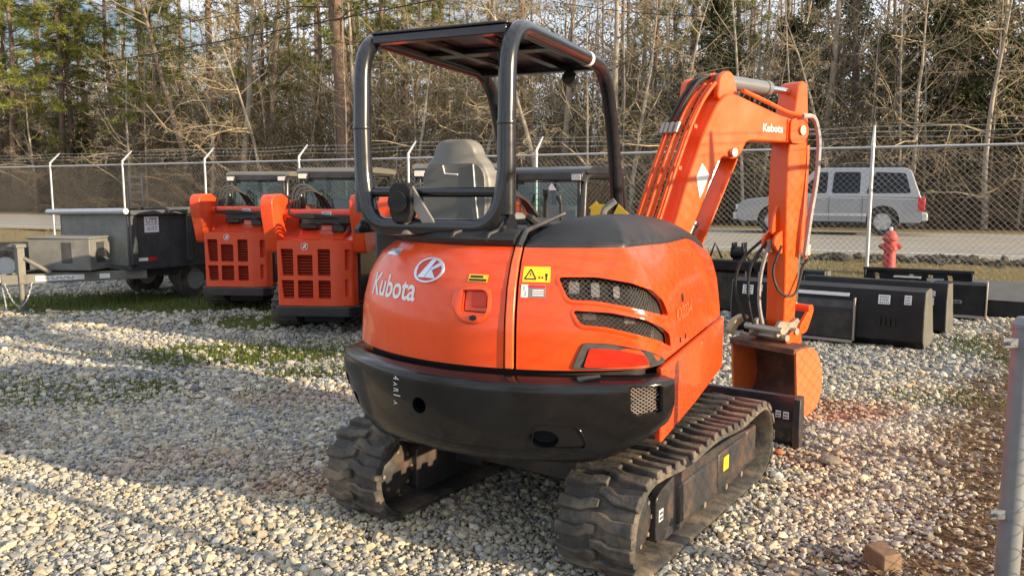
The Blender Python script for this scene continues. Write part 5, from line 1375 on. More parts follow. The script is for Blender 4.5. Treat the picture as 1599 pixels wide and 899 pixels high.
# ------------------------------------------------------------------ compact loaders
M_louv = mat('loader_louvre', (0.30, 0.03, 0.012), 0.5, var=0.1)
def make_loader(name, label, roof_m, frame_m, group=None, arms=True):
    t = thing(name, label, 'loader', (0, 0, 0), 0, group)
    # engine door with six louvred openings
    mb = MB(); plan = fillet([(-0.475, 0.06), (-0.455, -0.02), (0.26, -0.02), (0.33, 0.0), (0.455, 0.05), (0.475, 0.12), (0.475, 0.16), (-0.475, 0.16)], [.03, .05, .03, .04, .05, .03, .0, .0], 4, True)
    mb.prism(plan, 0.36, 1.13, 'z'); door = mb.build('engine_door', M_or3, t, bevel=0.012)
    c_ = MB(); cols = ((-0.405, -0.255), (-0.205, -0.02), (0.045, 0.195))
    def tz(x0, x1, z0, z1, sl): return [(x0 + sl * .02, z0), (x1 - sl * .0, z0), (x1, z1), (x0, z1)]
    for k, (x0, x1) in enumerate(cols):
        for z0, z1 in ((0.72, 1.035 if k != 1 else 0.965), (0.45, 0.665)):
            c_.prism(fillet(tz(x0, x1, z0, z1, 1 if k == 0 else 0), 0.012, 3, True), -0.1, 0.055, 'y')
    c_.prism(fillet([(0.362, 0.78), (0.425, 0.78), (0.425, 1.03), (0.362, 1.03)], 0.01, 3, True), -0.1, 0.10, 'y')
    c_.prism(fillet([(0.360, 0.47), (0.430, 0.47), (0.430, 0.68), (0.360, 0.68)], 0.01, 3, True), -0.1, 0.06, 'y')
    cut(door, c_)
    for k, (x0, x1) in enumerate(cols):
        for z0, z1 in ((0.72, 1.035 if k != 1 else 0.965), (0.45, 0.665)):
            mb = MB(); n_ = int((z1 - z0) / 0.034)
            for i in range(n_):
                z = z0 + (i + 0.5) * (z1 - z0) / n_
                mb.add([(x0, 0.0, z - 0.010), (x1, 0.0, z - 0.010), (x1, 0.035, z + 0.012), (x0, 0.035, z + 0.012), (x0, 0.004, z - 0.014), (x1, 0.004, z - 0.014), (x1, 0.039, z + 0.008), (x0, 0.039, z + 0.008)], [(0, 1, 2, 3), (7, 6, 5, 4), (0, 4, 5, 1), (2, 6, 7, 3)])
            mb.build('louvre', M_louv, door, smooth=0)
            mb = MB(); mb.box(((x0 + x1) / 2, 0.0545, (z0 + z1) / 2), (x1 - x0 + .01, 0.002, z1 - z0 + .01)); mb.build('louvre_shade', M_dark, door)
    mb = MB(); mb.lathe([(0.045, -0.026), (0.045, -0.0205)], (-0.11, 0, 1.065), 'y', 24); em_ = mb.build('emblem', M_logo, door)
    mb = MB(); mb.lathe([(0.037, -0.0275), (0.037, -0.0262)], (-0.11, 0, 1.065), 'y', 24); mb.build('emblem_ground', M_red, em_)
    mb = MB(); mb.prism([(-0.135, 1.043), (-0.12, 1.043), (-0.098, 1.09), (-0.112, 1.09)], -0.029, -0.0277, 'y'); mb.prism([(-0.112, 1.066), (-0.098, 1.066), (-0.078, 1.086), (-0.09, 1.09)], -0.029, -0.0277, 'y'); mb.prism([(-0.112, 1.064), (-0.10, 1.064), (-0.082, 1.043), (-0.10, 1.043)], -0.029, -0.0277, 'y'); mb.build('emblem_letter', M_white, em_)
    # hood behind the door, chassis sides, bumper
    mb = MB(); mb.prism([(0.161, 0.36), (0.161, 1.125), (0.25, 1.155), (0.85, 1.26), (0.85, 0.36)], -0.47, 0.47, 'x'); hd = mb.build('engine_hood', M_or3, t, bevel=0.012)
    mb = MB(); mb.prism(fillet([(0.2, 1.14), (0.34, 1.24), (0.75, 1.29), (0.80, 1.20)], 0.04, 3), -0.30, 0.30, 'x'); mb.build('hood_bulge', M_or3, hd, bevel=0.02)
    mb = MB()
    for sx in (-1, 1): mb.box((sx * 0.485, 0.52, 0.76), (0.028, 0.66, 0.70))
    mb.build('chassis_side', M_blk, t, bevel=0.006)
    mb = MB(); mb.prism(fillet([(-0.50, 0.14), (-0.48, -0.05), (0.42, -0.05), (0.50, 0.05), (0.50, 0.9), (-0.50, 0.9)], 0.04, 3, True), 0.235, 0.355, 'z'); mb.build('bumper', M_blk, t, bevel=0.012)
    mb = MB(); mb.box((0, 0.9, 0.2), (0.5, 1.2, 0.16)); mb.build('belly_plate', M_dark, t)
    # loader towers and lift arms
    for sx in (-1, 1):
        if not arms: continue
        mb = MB(); prof = fillet([(0.06, 0.98), (-0.08, 1.44), (-0.09, 1.60), (-0.02, 1.67), (0.28, 1.68), (0.60, 1.54), (0.85, 1.30), (0.80, 1.0)], 0.06, 4, True)
        mb.prism(prof, sx * 0.46, sx * 0.61, 'x'); tw = mb.build('lift_tower', M_or3, t, bevel=0.012)
        mb = MB(); mb.cyl((sx * 0.47, 0.05, 1.55), (sx * 0.62, 0.05, 1.55), 0.035); mb.build('tower_pin', M_steel, tw)
        mb = MB(); mb.prism(fillet([(0.25, 1.58), (0.6, 1.60), (1.5, 1.34), (2.35, 0.72), (2.5, 0.30), (2.38, 0.28), (2.2, 0.62), (1.45, 1.18), (0.7, 1.42), (0.3, 1.44)], 0.08, 3, True), sx * 0.61, sx * 0.72, 'x'); mb.build('lift_arm', M_or3, t, bevel=0.01)
        mb = MB(); mb.cyl((sx * 0.66, 0.45, 0.95), (sx * 0.66, 1.2, 1.22), 0.035); mb.build('lift_cylinder', M_blk, t)
        # rubber tracks of the loader
        mb = MB(); pr = fillet([(0.42, 0.30), (0.72, 0.60), (1.05, 0.62), (2.15, 0.34), (2.20, 0.10), (1.95, 0.0), (0.78, 0.0), (0.48, 0.12)], 0.12, 5, True)
        mb.prism(pr, sx * 0.42, sx * 0.74, 'x'); tr_ = mb.build('rubber_track', M_rub, t, bevel=0.01)
        mb = MB(); n_ = len(pr)
        pp = dense(pr, 0.055)
        for i in range(0, len(pp), 2):
            a, b_ = Vector(pp[i]), Vector(pp[(i + 1) % len(pp)]); d = (b_ - a).normalized(); nn_ = Vector((d.y, -d.x))
            if nn_.dot((a + b_) / 2 - Vector((1.3, 0.3))) < 0: nn_ = -nn_
            mid = (a + b_) / 2
            mb.prism([tuple(mid - d * .025), tuple(mid + d * .025), tuple(mid + d * .018 + nn_ * .028), tuple(mid - d * .018 + nn_ * .028)], sx * 0.425, sx * 0.735, 'x')
        mb.build('tread_lugs', M_rub, tr_, smooth=0)
    zc = 1.44 if arms else 1.16
    mb = MB(); mb.cyl((-0.49, 0.30, zc), (0.49, 0.30, zc), 0.058, n=16); cb = mb.build('cross_tube', M_or3, t, bevel=0.004)
    sticker((0.02, 0.236, 1.415), (1, 0, 0), (0, 0, 1), 0.12, 0.05, M_white, cb, 2)
    mb = MB()
    for k in range(3): mb.tube(fillet([(0.3 + .05 * k, 0.25, 1.28), (0.2 + .04 * k, 0.16, 1.40), (-0.1, 0.14, 1.40 + .02 * k), (-0.38, 0.18, 1.42), (-0.42, 0.4, 1.55 - .03 * k)], 0.1, 4), 0.017, 8)
    for k in range(3): mb.tube(fillet([(-0.40 + .03 * k, 0.35, 1.45), (-0.40 + .04 * k, 0.42, 1.78 - .03 * k), (-0.25 + .05 * k, 0.62, 1.80 - .04 * k), (-0.12 + .05 * k, 0.80, 1.45)], 0.2, 5), 0.016, 8)
    mb.box((0.1, 0.2, 1.38), (0.6, 0.09, 0.09)); mb.build('hose_bundle', M_hose, t)
    mb = MB(); mb.box((0.2, 0.34, 1.27), (0.16, 0.12, 0.10)); mb.box((-0.18, 0.40, 1.29), (0.22, 0.16, 0.07)); mb.cyl((0.36, 0.25, 1.22), (0.36, 0.25, 1.34), 0.03); mb.build('valve_block', M_blk, t, bevel=0.012)
    # cab
    x_ = 0.46
    mb = MB()
    for sx in (-1, 1):
        mb.tube(fillet([(sx * x_, 0.80, 1.10), (sx * x_, 0.78, 1.50), (sx * (x_ - .02), 0.86, 1.93), (sx * (x_ - .02), 1.85, 1.95), (sx * x_, 1.98, 1.35), (sx * x_, 2.0, 0.7)], [0, .1, .12, .12, .1, 0], 5), 0.04, 8)
    mb.box((0, 0.85, 1.915), (2 * x_, 0.10, 0.09)); mb.box((0, 0.80, 1.22), (2 * x_, 0.08, 0.20)); mb.box((0, 1.93, 1.90), (2 * x_, .08, .08)); mb.box((-0.0, 1.4, 0.95), (2 * x_, 1.15, 0.55))
    cab = mb.build('cab_frame', frame_m, t, bevel=0.012)
    mb = MB(); mb.prism(fillet([(0.80, 1.94), (0.83, 1.985), (0.95, 2.015), (1.85, 2.01), (1.98, 1.98), (1.98, 1.94)], 0.03, 3, True), -0.50, 0.50, 'x'); mb.build('cab_roof', roof_m, cab, bevel=0.025, seg=3)
    mb = MB(); mb.add([(-x_ + .04, 0.80, 1.32), (x_ - .04, 0.80, 1.32), (x_ - .05, 0.87, 1.87), (-x_ + .05, 0.87, 1.87)], [(0, 1, 2, 3)]); mb.build('rear_window', M_glass, cab, smooth=0)
    mb = MB()
    for sx in (-1, 1): mb.add([(sx * x_, 0.84, 1.25), (sx * x_, 1.94, 1.25), (sx * (x_ - .02), 1.86, 1.88), (sx * (x_ - .02), 0.90, 1.88)], [(0, 1, 2, 3)])
    mb.build('side_window', M_glass, cab, smooth=0)
    segs = []
    for sx in (-1, 1):
        for i in range(15): y = 0.90 + i * 0.068; segs.append((sx * (x_ - .03), y, 1.25, sx * (x_ - .05), y, 1.90, .003, .003))
        for i in range(10): z = 1.28 + i * 0.065; segs.append((sx * (x_ - .035), .84, z, sx * (x_ - .04), 1.92, z, .003, .003))
    V, F = frusta(segs, 4); np_mesh('side_screen', V, F, M_blk, cab)
    mb = MB(); mb.add([(-x_ + .04, 1.98, 1.0), (x_ - .04, 1.98, 1.0), (x_ - .05, 1.90, 1.87), (-x_ + .05, 1.90, 1.87)], [(0, 1, 2, 3)]); mb.build('front_window', M_glass, cab, smooth=0)
    mb = MB(); mb.box((0, 1.25, 1.30), (0.46, 0.14, 0.62)); mb.box((0, 1.45, 1.05), (0.46, 0.45, 0.12)); mb.build('seat', M_seat, cab, bevel=0.05, seg=3)
    for sx in (-1, 1):
        mb = MB(); mb.box((sx * 0.40, 0.78, 1.90), (0.13, 0.07, 0.085)); lp = mb.build('lamp_housing', M_blk, cab, bevel=0.01)
        mb = MB(); mb.box((sx * 0.40, 0.742, 1.90), (0.105, 0.006, 0.06)); mb.build('lamp_lens', M_lamp, lp, bevel=0.004)
        mb = MB(); mb.box((sx * 0.41, 0.80, 1.55), (0.035, 0.035, 0.66)); mb.build('lamp_post', frame_m, cab, bevel=0.004)
    return t
lo1 = make_loader('track_loader', 'orange tracked loader beside the dump trailer, its six louvred panels in shade', M_tan, M_blk, 'orange track loaders parked in a row')
lo1.location = (-3.93, 11.35, 0); lo1.rotation_euler = (0, 0, -math.radians(7)); lo1.scale = (1.0, 1.0, 1.0)
def place(o, x, y, h, label, s=1.0):
    c = copy_tree(o); c.location = (x, y, 0); c.rotation_euler = (0, 0, -math.radians(h)); c['label'] = label; c.scale = (s, s, s); return c
place(lo1, -2.33, 9.42, 6, 'orange tracked loader nearest the mini excavator with its engine door in full view')
place(lo1, -0.72, 8.0, 8, 'orange tracked loader hidden behind the mini excavator except for its tan cab roof')
lo4 = make_loader('track_loader', 'loader with a dark framed glass cab seen through the excavator canopy', M_blk, M_blk, 'orange track loaders parked in a row', False)
mb = MB(); mb.prism([(0.02, 1.77), (0.14, 1.77), (0.08, 1.85)], 0.82, 0.824, 'y'); mb.build('white_sticker', M_white, lo4)
lo4.scale = (0.95, 0.95, 0.97)
lo4.location = (-0.06, 7.40, 0); lo4.rotation_euler = (0, 0, -math.radians(30))

# ------------------------------------------------------------------ dump trailer
TR = thing('dump_trailer', 'dark grey dump trailer with a tool box on its tongue and white side sticker', 'trailer', (-5.72, 11.95, -0.04), 0)
ang = math.radians(33)                      # local +y runs back along the box, +x to the trailer's far side
TR.rotation_euler = (0, 0, -ang)
M_tr = mat('trailer_paint', (0.045, 0.047, 0.052), 0.45, var=0.2, dirt=(0.11, 0.105, 0.09), dirt_amt=0.4, bump=0.03)
M_tr2 = mat('trailer_weathered_lit', (0.16, 0.16, 0.15), 0.6, var=0.3, dirt=(0.22, 0.21, 0.19), dirt_amt=0.5, dscale=2, bump=0.06)  # lighter grey: light falling on front wall and tool box is painted in
bx0, bx1, L_b = -1.9, 0.0, 3.2
mb = MB(); zb, zt = 0.60, 1.40
for a, b_ in (((bx0, 0), (bx1, 0)), ):
    pass
mb.box(((bx0 + bx1) / 2, L_b / 2, zb), (bx1 - bx0, L_b, 0.06)); bed = mb.build('bed_floor', M_tr, TR, bevel=0.008)
mb = MB(); mb.box((bx1 - 0.02, L_b / 2, (zb + zt) / 2 + .03), (0.04, L_b, zt - zb)); mb.box((bx0 + 0.02, L_b / 2, (zb + zt) / 2 + .03), (0.04, L_b - .01, zt - zb - .004)); sd_ = mb.build('side_wall', M_tr, TR, bevel=0.006)
mb = MB()
for yy in (0.06, 1.0, 2.1, 3.1): mb.box((bx1 + 0.03, yy, 1.02), (0.055, 0.10, 0.74))
mb.box((bx1 + 0.035, L_b / 2, zt + 0.035), (0.10, L_b, 0.07)); mb.box((bx0, L_b / 2, zt + 0.035), (0.10, L_b, 0.07)); mb.build('side_rib', M_tr, sd_, bevel=0.008)
mb = MB(); mb.box(((bx0 + bx1) / 2, 0.02, (zb + zt) / 2 + .03), (bx1 - bx0 - .09, 0.04, zt - zb - .01)); fw_ = mb.build('front_wall', M_tr2, TR, bevel=0.006)
mb = MB(); mb.cyl((bx0 - 0.25, -0.05, zt + 0.02), (bx1 + 0.05, -0.05, zt + 0.06), 0.045, n=12); mb.build('tarp_roller', M_galv, TR)
mb = MB(); mb.box(((bx0 + bx1) / 2, L_b - .02, 1.0), (bx1 - bx0 - .09, 0.04, 0.8)); mb.build('tail_gate', M_tr, TR, bevel=0.006)
sticker((bx1 + 0.0015, 0.26, 1.13), (0, 1, 0), (0, 0, 1), 0.24, 0.24, M_white, sd_, 0)
flat_text('UTS', (bx1 + 0.003, 0.29, 1.27), (0, 1, 0), (0, 0, 1), 0.18, mat('blue_print', (0.05, 0.06, 0.25), 0.5), 'lettering', sd_, bold=0.02)
flat_text('4097', (bx1 + 0.003, 0.29, 1.155), (0, 1, 0), (0, 0, 1), 0.18, bpy.data.materials['blue_print'], 'lettering', sd_)
q = flat_plate((bx1 + .003, 0.27, 1.245), (0, 1, 0), (0, 0, 1), 0.22, 0.008, 0.001); q.build('print', bpy.data.materials['blue_print'], sd_)
flat_plate((bx1 + .0015, 0.12, 0.70), (0, 1, 0), (0, 0, 1), 0.17, 0.05, 0.003).build('white_marker', M_white, sd_); flat_plate((bx1 + .0015, 0.29, 0.70), (0, 1, 0), (0, 0, 1), 0.15, 0.05, 0.003).build('red_marker', M_red, sd_)
mb = MB(); mb.box((bx1 - 0.25, L_b / 2, 0.50), (0.08, L_b, 0.14)); mb.box((bx0 + 0.25, L_b / 2, 0.50), (0.08, L_b, 0.14)); ch_ = mb.build('chassis_rail', M_tr, TR, bevel=0.006)
for yy in (1.25, 2.05):
    for xx in (bx1 - .28, bx0 + .28):
        mb = MB(); mb.lathe([(0.17, -0.09), (0.30, -0.10), (0.335, -0.06), (0.335, 0.06), (0.30, 0.10), (0.17, 0.09)], (xx, yy, 0.33), 'x', 28, True); wh = mb.build('wheel', M_rub, TR, smooth=40)
        mb = MB(); mb.lathe([(0.17, -0.07), (0.16, -0.02), (0.05, -0.03), (0.05, 0.03), (0.16, 0.02), (0.17, 0.07)], (xx, yy, 0.33), 'x', 20); mb.build('rim', M_galv, wh)
mb = MB(); mb.prism(fillet([(0.85, 0.60), (0.95, 0.74), (2.35, 0.74), (2.45, 0.60), (2.45, 0.56), (2.33, 0.70), (0.97, 0.70), (0.85, 0.56)], 0.04, 3, True), bx1 - .4, bx1 - .03, 'x'); mb.build('fender', M_tr, TR)
# tongue: two beams meeting at the coupler
TIP = Vector((-0.95, -1.40, 0.50))
def beam(mb, a, b_, w, h):
    a, b_ = Vector(a), Vector(b_); d = (b_ - a); l = d.length; d.normalize(); s_ = Vector((d.y, -d.x, 0)).normalized(); M_ = Matrix((s_.to_4d(), d.to_4d(), (0, 0, 1, 0), (0, 0, 0, 1))).transposed(); M_[3][3] = 1
    for i in range(3): M_[3][i] = 0
    M_ = M_.to_3x3().to_4x4(); mb.box((a + b_) / 2, (w, l, h), M_)
mb = MB(); beam(mb, (bx1 - .06, 0.3, 0.50), TIP + Vector((0.06, 0, 0)), 0.06, 0.14); beam(mb, (bx0 + .06, 0.3, 0.50), TIP - Vector((0.06, 0, 0)), 0.06, 0.14); M_tongue = mat('tongue_paint', (0.15, 0.145, 0.125), 0.6, var=0.25)
tg_ = mb.build('tongue', M_tongue, TR, bevel=0.006)
a = Vector((bx1 - .06, 0.3, 0.50)); b_ = TIP + Vector((0.06, 0, 0)); d = (a - b_).normalized(); nn_ = d.cross(Vector((0, 0, 1)))
o_ = b_ + d * 0.42 + nn_ * 0.032 + Vector((0, 0, -0.035))
flat_plate(o_ - nn_ * 0.0, d, (0, 0, 1), 0.62, 0.075, 0.001).build('white_sticker', M_white, tg_)
flat_text('CHECK LOAD', o_ + nn_ * 0.0015 + d * 0.05 + Vector((0, 0, 0.02)), d, (0, 0, 1), 0.5, M_grey, 'lettering', tg_, bold=0.02) if False else sticker(o_ + nn_ * 0.001 + d * 0.04 + Vector((0, 0, 0.01)), d, (0, 0, 1), 0.5, 0.055, M_white, tg_, 2, M_grey)
flat_plate(o_ + d * 0.82, d, (0, 0, 1), 0.14, 0.07, 0.001).build('white_sticker', M_white, tg_)
mb = MB(); mb.box((TIP.x, TIP.y - 0.10, 0.51), (0.13, 0.34, 0.10)); mb.box((TIP.x, TIP.y - 0.34, 0.55), (0.10, 0.2, 0.11)); mb.cyl((TIP.x, TIP.y - 0.42, 0.50), (TIP.x, TIP.y - 0.42, 0.58), 0.065); mb.build('coupler', M_galv, TR, bevel=0.012)
mb = MB(); mb.box((TIP.x + 0.16, TIP.y + 0.22, 0.72), (0.10, 0.10, 0.55)); mb.box((TIP.x + 0.16, TIP.y + 0.22, 0.98), (0.14, 0.14, 0.05)); mb.cyl((TIP.x + 0.16, TIP.y + 0.22, 0.5), (TIP.x + 0.16, TIP.y + 0.22, 0.06), 0.035); mb.cyl((TIP.x + 0.16, TIP.y + 0.22, 0.0), (TIP.x + 0.16, TIP.y + 0.22, 0.06), 0.05)
mb.tube([(TIP.x + 0.20, TIP.y + 0.26, 0.80), (TIP.x + 0.40, TIP.y + 0.52, 0.58)], 0.03, 8); mb.build('jack', M_tongue, TR, bevel=0.006)
for k, (xa, xb) in enumerate(((0.10, 0.30), (0.02, 0.12))):
    mb = MB(); P = []
    for i in range(41):
        u = i / 40; P.append((TIP.x + xa + (xb - xa) * u + 0.006 * math.sin(i * 2.2), TIP.y + 0.02 + 0.28 * u * (1 - k) + 0.006 * math.cos(i * 2.2), 0.46 - (0.34 if k == 0 else 0.40) * (4 * u * (1 - u) if k == 0 else u)))
    mb.tube(P, [0.011 if i % 2 else 0.007 for i in range(41)], 6)
    mb.build('safety_chain', M_galv, TR)
mb = MB(); mb.box((0, 0, 0.83), (0.95, 0.50, 0.46)); mb.box((0, 0, 1.075), (0.99, 0.54, 0.03)); tb = mb.build('tool_box', M_tr2, TR, bevel=0.012, M=Matrix.Translation((-0.72, -0.50, 0)) @ Matrix.Rotation(math.radians(28), 4, 'Z'))
mb = MB(); mb.box((0.12, -0.252, 0.86), (0.16, 0.006, 0.30)); mb.box((0.4765, 0.0, 0.86), (0.006, 0.2, 0.30)); mb.build('box_panel', M_tr, tb, bevel=0.004)
# ladder for the tarp standing on the side
mb = MB()
for xx in (0, 0.22): mb.box((bx0 + 0.2 + xx * .0, 1.10 + xx, 1.62), (0.04, 0.035, 0.9))
for k in range(6): mb.box((bx0 + 0.2, 1.21, 1.35 + 0.13 * k), (0.03, 0.2, 0.035))
mb.build('ladder', M_blk, TR)

# dark flat trailer at the edge of the yard, only its deck in view
FT = thing('flat_trailer', 'low black flat deck trailer at the edge of the picture behind the trailer coupler', 'trailer', (-11.4, 15.2, 0), 64)
mb = MB(); mb.box((0, 1.9, 0.52), (1.9, 4.2, 0.14)); mb.box((0.93, 1.9, 0.62), (0.05, 4.2, 0.10)); mb.box((-0.93, 1.9, 0.62), (0.05, 4.2, 0.10)); mb.build('deck', M_blk, FT, bevel=0.01)
mb = MB(); beam(mb, (0.5, -0.2, 0.5), (0.05, -1.4, 0.5), 0.06, 0.12); beam(mb, (-0.5, -0.2, 0.5), (-0.05, -1.4, 0.5), 0.06, 0.12); mb.build('tongue', M_blk, FT, bevel=0.006)
for yy in (1.6, 2.4):
    for xx in (-0.98, 0.98):
        mb = MB(); mb.lathe([(0.17, -0.09), (0.30, -0.10), (0.335, -0.06), (0.335, 0.06), (0.30, 0.10), (0.17, 0.09)], (xx, yy, 0.33), 'x', 24, True); wh = mb.build('wheel', M_rub, FT, smooth=40)
        mb = MB(); mb.lathe([(0.17, -0.07), (0.05, -0.05), (0.05, 0.05), (0.17, 0.07)], (xx, yy, 0.33), 'x', 18); mb.build('rim', M_galv, wh)

# ------------------------------------------------------------------ attachments lying along the fence
M_att = mat('attachment_paint', (0.010, 0.011, 0.014), 0.40, var=0.2, spec=0.35, dirt=(0.05, 0.047, 0.042), dirt_amt=0.4)
def bucket_box(name, label, loc, head, Wd, prof, panel=True, cat='bucket'):
    t = thing(name, label, cat, loc, head)
    mb = MB(); n_ = len(prof); th = 0.02
    # shell open at the front: outline runs lip - back - floor lip
    rows = [[(x, p[0], p[1]) for p in prof] + [(x, p[0] + (0.02 if p[0] < 0.3 else 0.0), p[1] - 0.02 if p[1] > 0.3 else p[1] + 0.02) for p in reversed(prof)] for x in (-Wd / 2, Wd / 2)]
    mb.grid(rows, closed=True); body = mb.build('shell', M_att, t, smooth=35)
    mb = MB()
    for sx in (-1, 1): mb.prism(prof, sx * Wd / 2, sx * (Wd / 2 + 0.014), 'x')
    mb.build('end_plate', mat('end_plate_lit', (0.12, 0.115, 0.10), 0.6, var=0.3) if 'end_plate_lit' not in bpy.data.materials else bpy.data.materials['end_plate_lit'], t, bevel=0.003)  # pale copy of the black paint: sunlight on the bucket ends painted in
    return t, body
# long bucket, its back to the camera
BK = Vector((3.52, 9.03, 0)); hd_ = 36.0
prof = [(0.42, 0.64), (0.30, 0.66), (0.04, 0.64), (0.0, 0.40), (0.02, 0.10), (0.14, 0.0), (0.70, 0.0)]
b1, b1b = bucket_box('loader_bucket', 'longest black loader bucket, mount panel outward, standing behind the excavator bucket', BK, hd_, 2.10, prof)
mb = MB(); mb.prism([(-0.03, 0.07), (-0.035, 0.42), (0.03, 0.52), (0.045, 0.12)], -0.55, 0.36, 'x'); mb.build('mount_panel', mat('worn_panel', (0.02, 0.02, 0.022), 0.4, var=0.4, dirt=(0.11, 0.10, 0.09), dirt_amt=0.6, dscale=4), b1, bevel=0.006)
mb = MB()
for xx in (-0.56, 0.37): mb.box((xx, -0.03, 0.30), (0.02, 0.05, 0.48))
mb.build('mount_edge', M_steel, b1, bevel=0.003)
mb = MB(); mb.box((-0.1, -0.045, 0.05), (0.92, 0.05, 0.03)); mb.build('mount_lip', M_steel, b1, bevel=0.003)
mb = MB()
for k in range(4): mb.box((0.62 + 0.05 * k, -0.004, 0.30), (0.03, 0.02, 0.10))
mb.build('rear_slot', M_dark, b1)
flat_plate((-0.30, -0.0 + 0.005, 0.545), (1, 0, 0), (0, 0.16, 0.985), 0.60, 0.04, 0.012).build('white_sticker', M_white, b1)
nrm = None
for x0, w_, h_, z0 in ((-0.92, 0.13, 0.11, 0.49), (-0.74, 0.06, 0.08, 0.53), (-0.60, 0.10, 0.10, 0.51), (0.60, 0.12, 0.10, 0.49), (0.86, 0.07, 0.10, 0.50)):
    sticker((x0, 0.012 + (z0 - 0.49) * 0.1, z0), (1, 0, 0), Vector((0, 0.16, 0.985)), w_, h_, M_white, b1, 3, M_grey).location = Vector((0, -0.012, 0))
# second bucket behind its right end
prof2 = [(0.40, 0.60), (0.05, 0.62), (0.0, 0.40), (0.03, 0.06), (0.14, 0.0), (0.66, 0.0)]
b2, _ = bucket_box('loader_bucket', 'shorter black bucket half hidden behind the long bucket, two small stickers on its corner', BK + Vector((0.95, 0.85, 0)), hd_, 1.65, prof2)
sticker((0.62, -0.0, 0.47), (1, 0, 0), (0, 0, 1), 0.09, 0.06, M_white, b2, 2, M_grey); sticker((0.62, -0.0, 0.36), (1, 0, 0), (0, 0, 1), 0.08, 0.09, M_white, b2, 3, M_grey)
# grapple with two cylinders on top
gp_ = Vector((3.42, 11.15, 0)); gq, _ = bucket_box('grapple_bucket', 'black grapple with two hose topped cylinders standing at the foot of the fence', gp_, hd_ - 4, 1.78, [(0.45, 0.62), (0.05, 0.64), (0.0, 0.45), (0.0, 0.05), (0.12, 0.0), (0.65, 0.0)], cat='grapple')
mb = MB(); mb.box((-0.36, -0.03, 0.30), (0.44, 0.05, 0.52)); mb.box((0.28, -0.03, 0.30), (0.44, 0.05, 0.52)); mb.build('mount_panel', bpy.data.materials['worn_panel'], gq, bevel=0.006)
mb = MB()
for xx in (-0.59, -0.13, 0.05, 0.51): mb.box((xx, -0.04, 0.32), (0.018, 0.05, 0.56))
mb.build('mount_edge', M_steel, gq)
mb = MB(); mb.box((-0.36, 0.03, 0.67), (0.62, 0.20, 0.14)); mb.box((0.30, 0.03, 0.67), (0.62, 0.20, 0.14)); mb.build('grapple_base', M_att, gq, bevel=0.012)
for xx in (-0.28, 0.38):
    mb = MB(); mb.cyl((xx - 0.10, 0.08, 0.85), (xx + 0.10, 0.08, 0.85), 0.085, n=14); mb.box((xx - .07, 0.1, 0.92), (0.03, 0.2, 0.14)); mb.box((xx + .07, 0.1, 0.92), (0.03, 0.2, 0.14)); mb.box((xx, 0.12, 0.78), (0.16, 0.12, 0.10)); mb.build('grapple_knuckle', M_att, gq, bevel=0.008)
    mb = MB(); mb.tube(fillet([(xx + .1, 0.0, 0.84), (xx + .18, -0.02, 0.76), (xx + .24, 0.0, 0.72), (xx + .30, 0.02, 0.80)], 0.06, 4), 0.014, 6); mb.build('hose', M_hose, gq)
mb = MB(); mb.tube([(-0.80, 0.0, 0.66), (-0.66, 0.0, 0.80), (-0.60, 0.0, 0.98), (-0.50, 0.02, 0.76)], 0.018, 6); mb.build('hose', M_hose, gq)
# brush cutter frame and the flat box next to it
ft_ = thing('fork_frame', 'black pallet fork frame with open slots in front of the hydrant', 'fork frame', (5.98, 11.75, 0), hd_ - 6)
ft_.scale = (1, 1, 0.62)
mb = MB(); mb.box((0, 0.0, 0.55), (1.42, 0.05, 0.74)); fp_ = mb.build('frame', M_att, ft_)
c_ = MB()
for xx in (-0.52, -0.05, 0.20, 0.45): c_.prism([(xx - .03, 0.60), (xx + .03, 0.60), (xx + 0.0, 0.80), (xx - .06, 0.80)], -0.2, 0.2, 'y')
cut(fp_, c_)
mb = MB(); mb.box((0, -0.03, 0.90), (1.46, 0.12, 0.07)); mb.box((0.70, -0.1, 0.5), (0.03, 0.2, 0.8)); mb.box((-0.70, -0.05, 0.5), (0.03, 0.1, 0.8)); mb.box((-0.12, -0.16, 0.72), (0.34, 0.22, 0.05)); mb.build('top_bar', M_att, ft_, bevel=0.006)
mb = MB(); mb.box((-0.12, -0.16, 0.757), (0.36, 0.24, 0.02)); mb.box((0.24, -0.06, 0.70), (0.22, 0.08, 0.06)); mb.build('top_plate', M_galv, ft_, bevel=0.004)
bo_ = thing('steel_box', 'upright black steel box attachment between the bucket and the low flat plate', 'attachment', (6.00, 10.65, 0), hd_ - 4)
bo_.scale = (0.85, 1, 0.78)
mb = MB(); mb.box((0, 0.2, 0.33), (0.72, 0.42, 0.56)); bb_ = mb.build('body', M_att, bo_, bevel=0.012)
mb = MB(); mb.box((0, -0.03, 0.07), (0.76, 0.10, 0.04)); mb.box((0.375, 0.05, 0.36), (0.02, 0.30, 0.62)); mb.build('edge_plate', M_steel, bo_, bevel=0.003)
sticker((-0.2, -0.012, 0.28), (1, 0, 0), (0, 0, 1), 0.24, 0.06, M_grey, bo_, 1)
fb_ = thing('flat_attachment', 'low flat black attachment with a paler sloping top at the fence corner', 'attachment', (6.72, 10.75, 0), hd_ - 4)
mb = MB(); mb.prism([(-0.05, 0.03), (-0.05, 0.23), (0.75, 0.42), (0.80, 0.40), (0.80, 0.03)], -0.46, 0.42, 'x'); mb.build('body', M_att, fb_, bevel=0.01)
mb = MB(); mb.prism([(-0.06, 0.236), (-0.06, 0.246), (0.75, 0.438), (0.75, 0.428)], -0.47, 0.43, 'x'); mb.build('top_plate', mat('pale_top', (0.12, 0.115, 0.10), 0.6, var=0.25), fb_, bevel=0.003)  # plate paler than the body on the sloping top
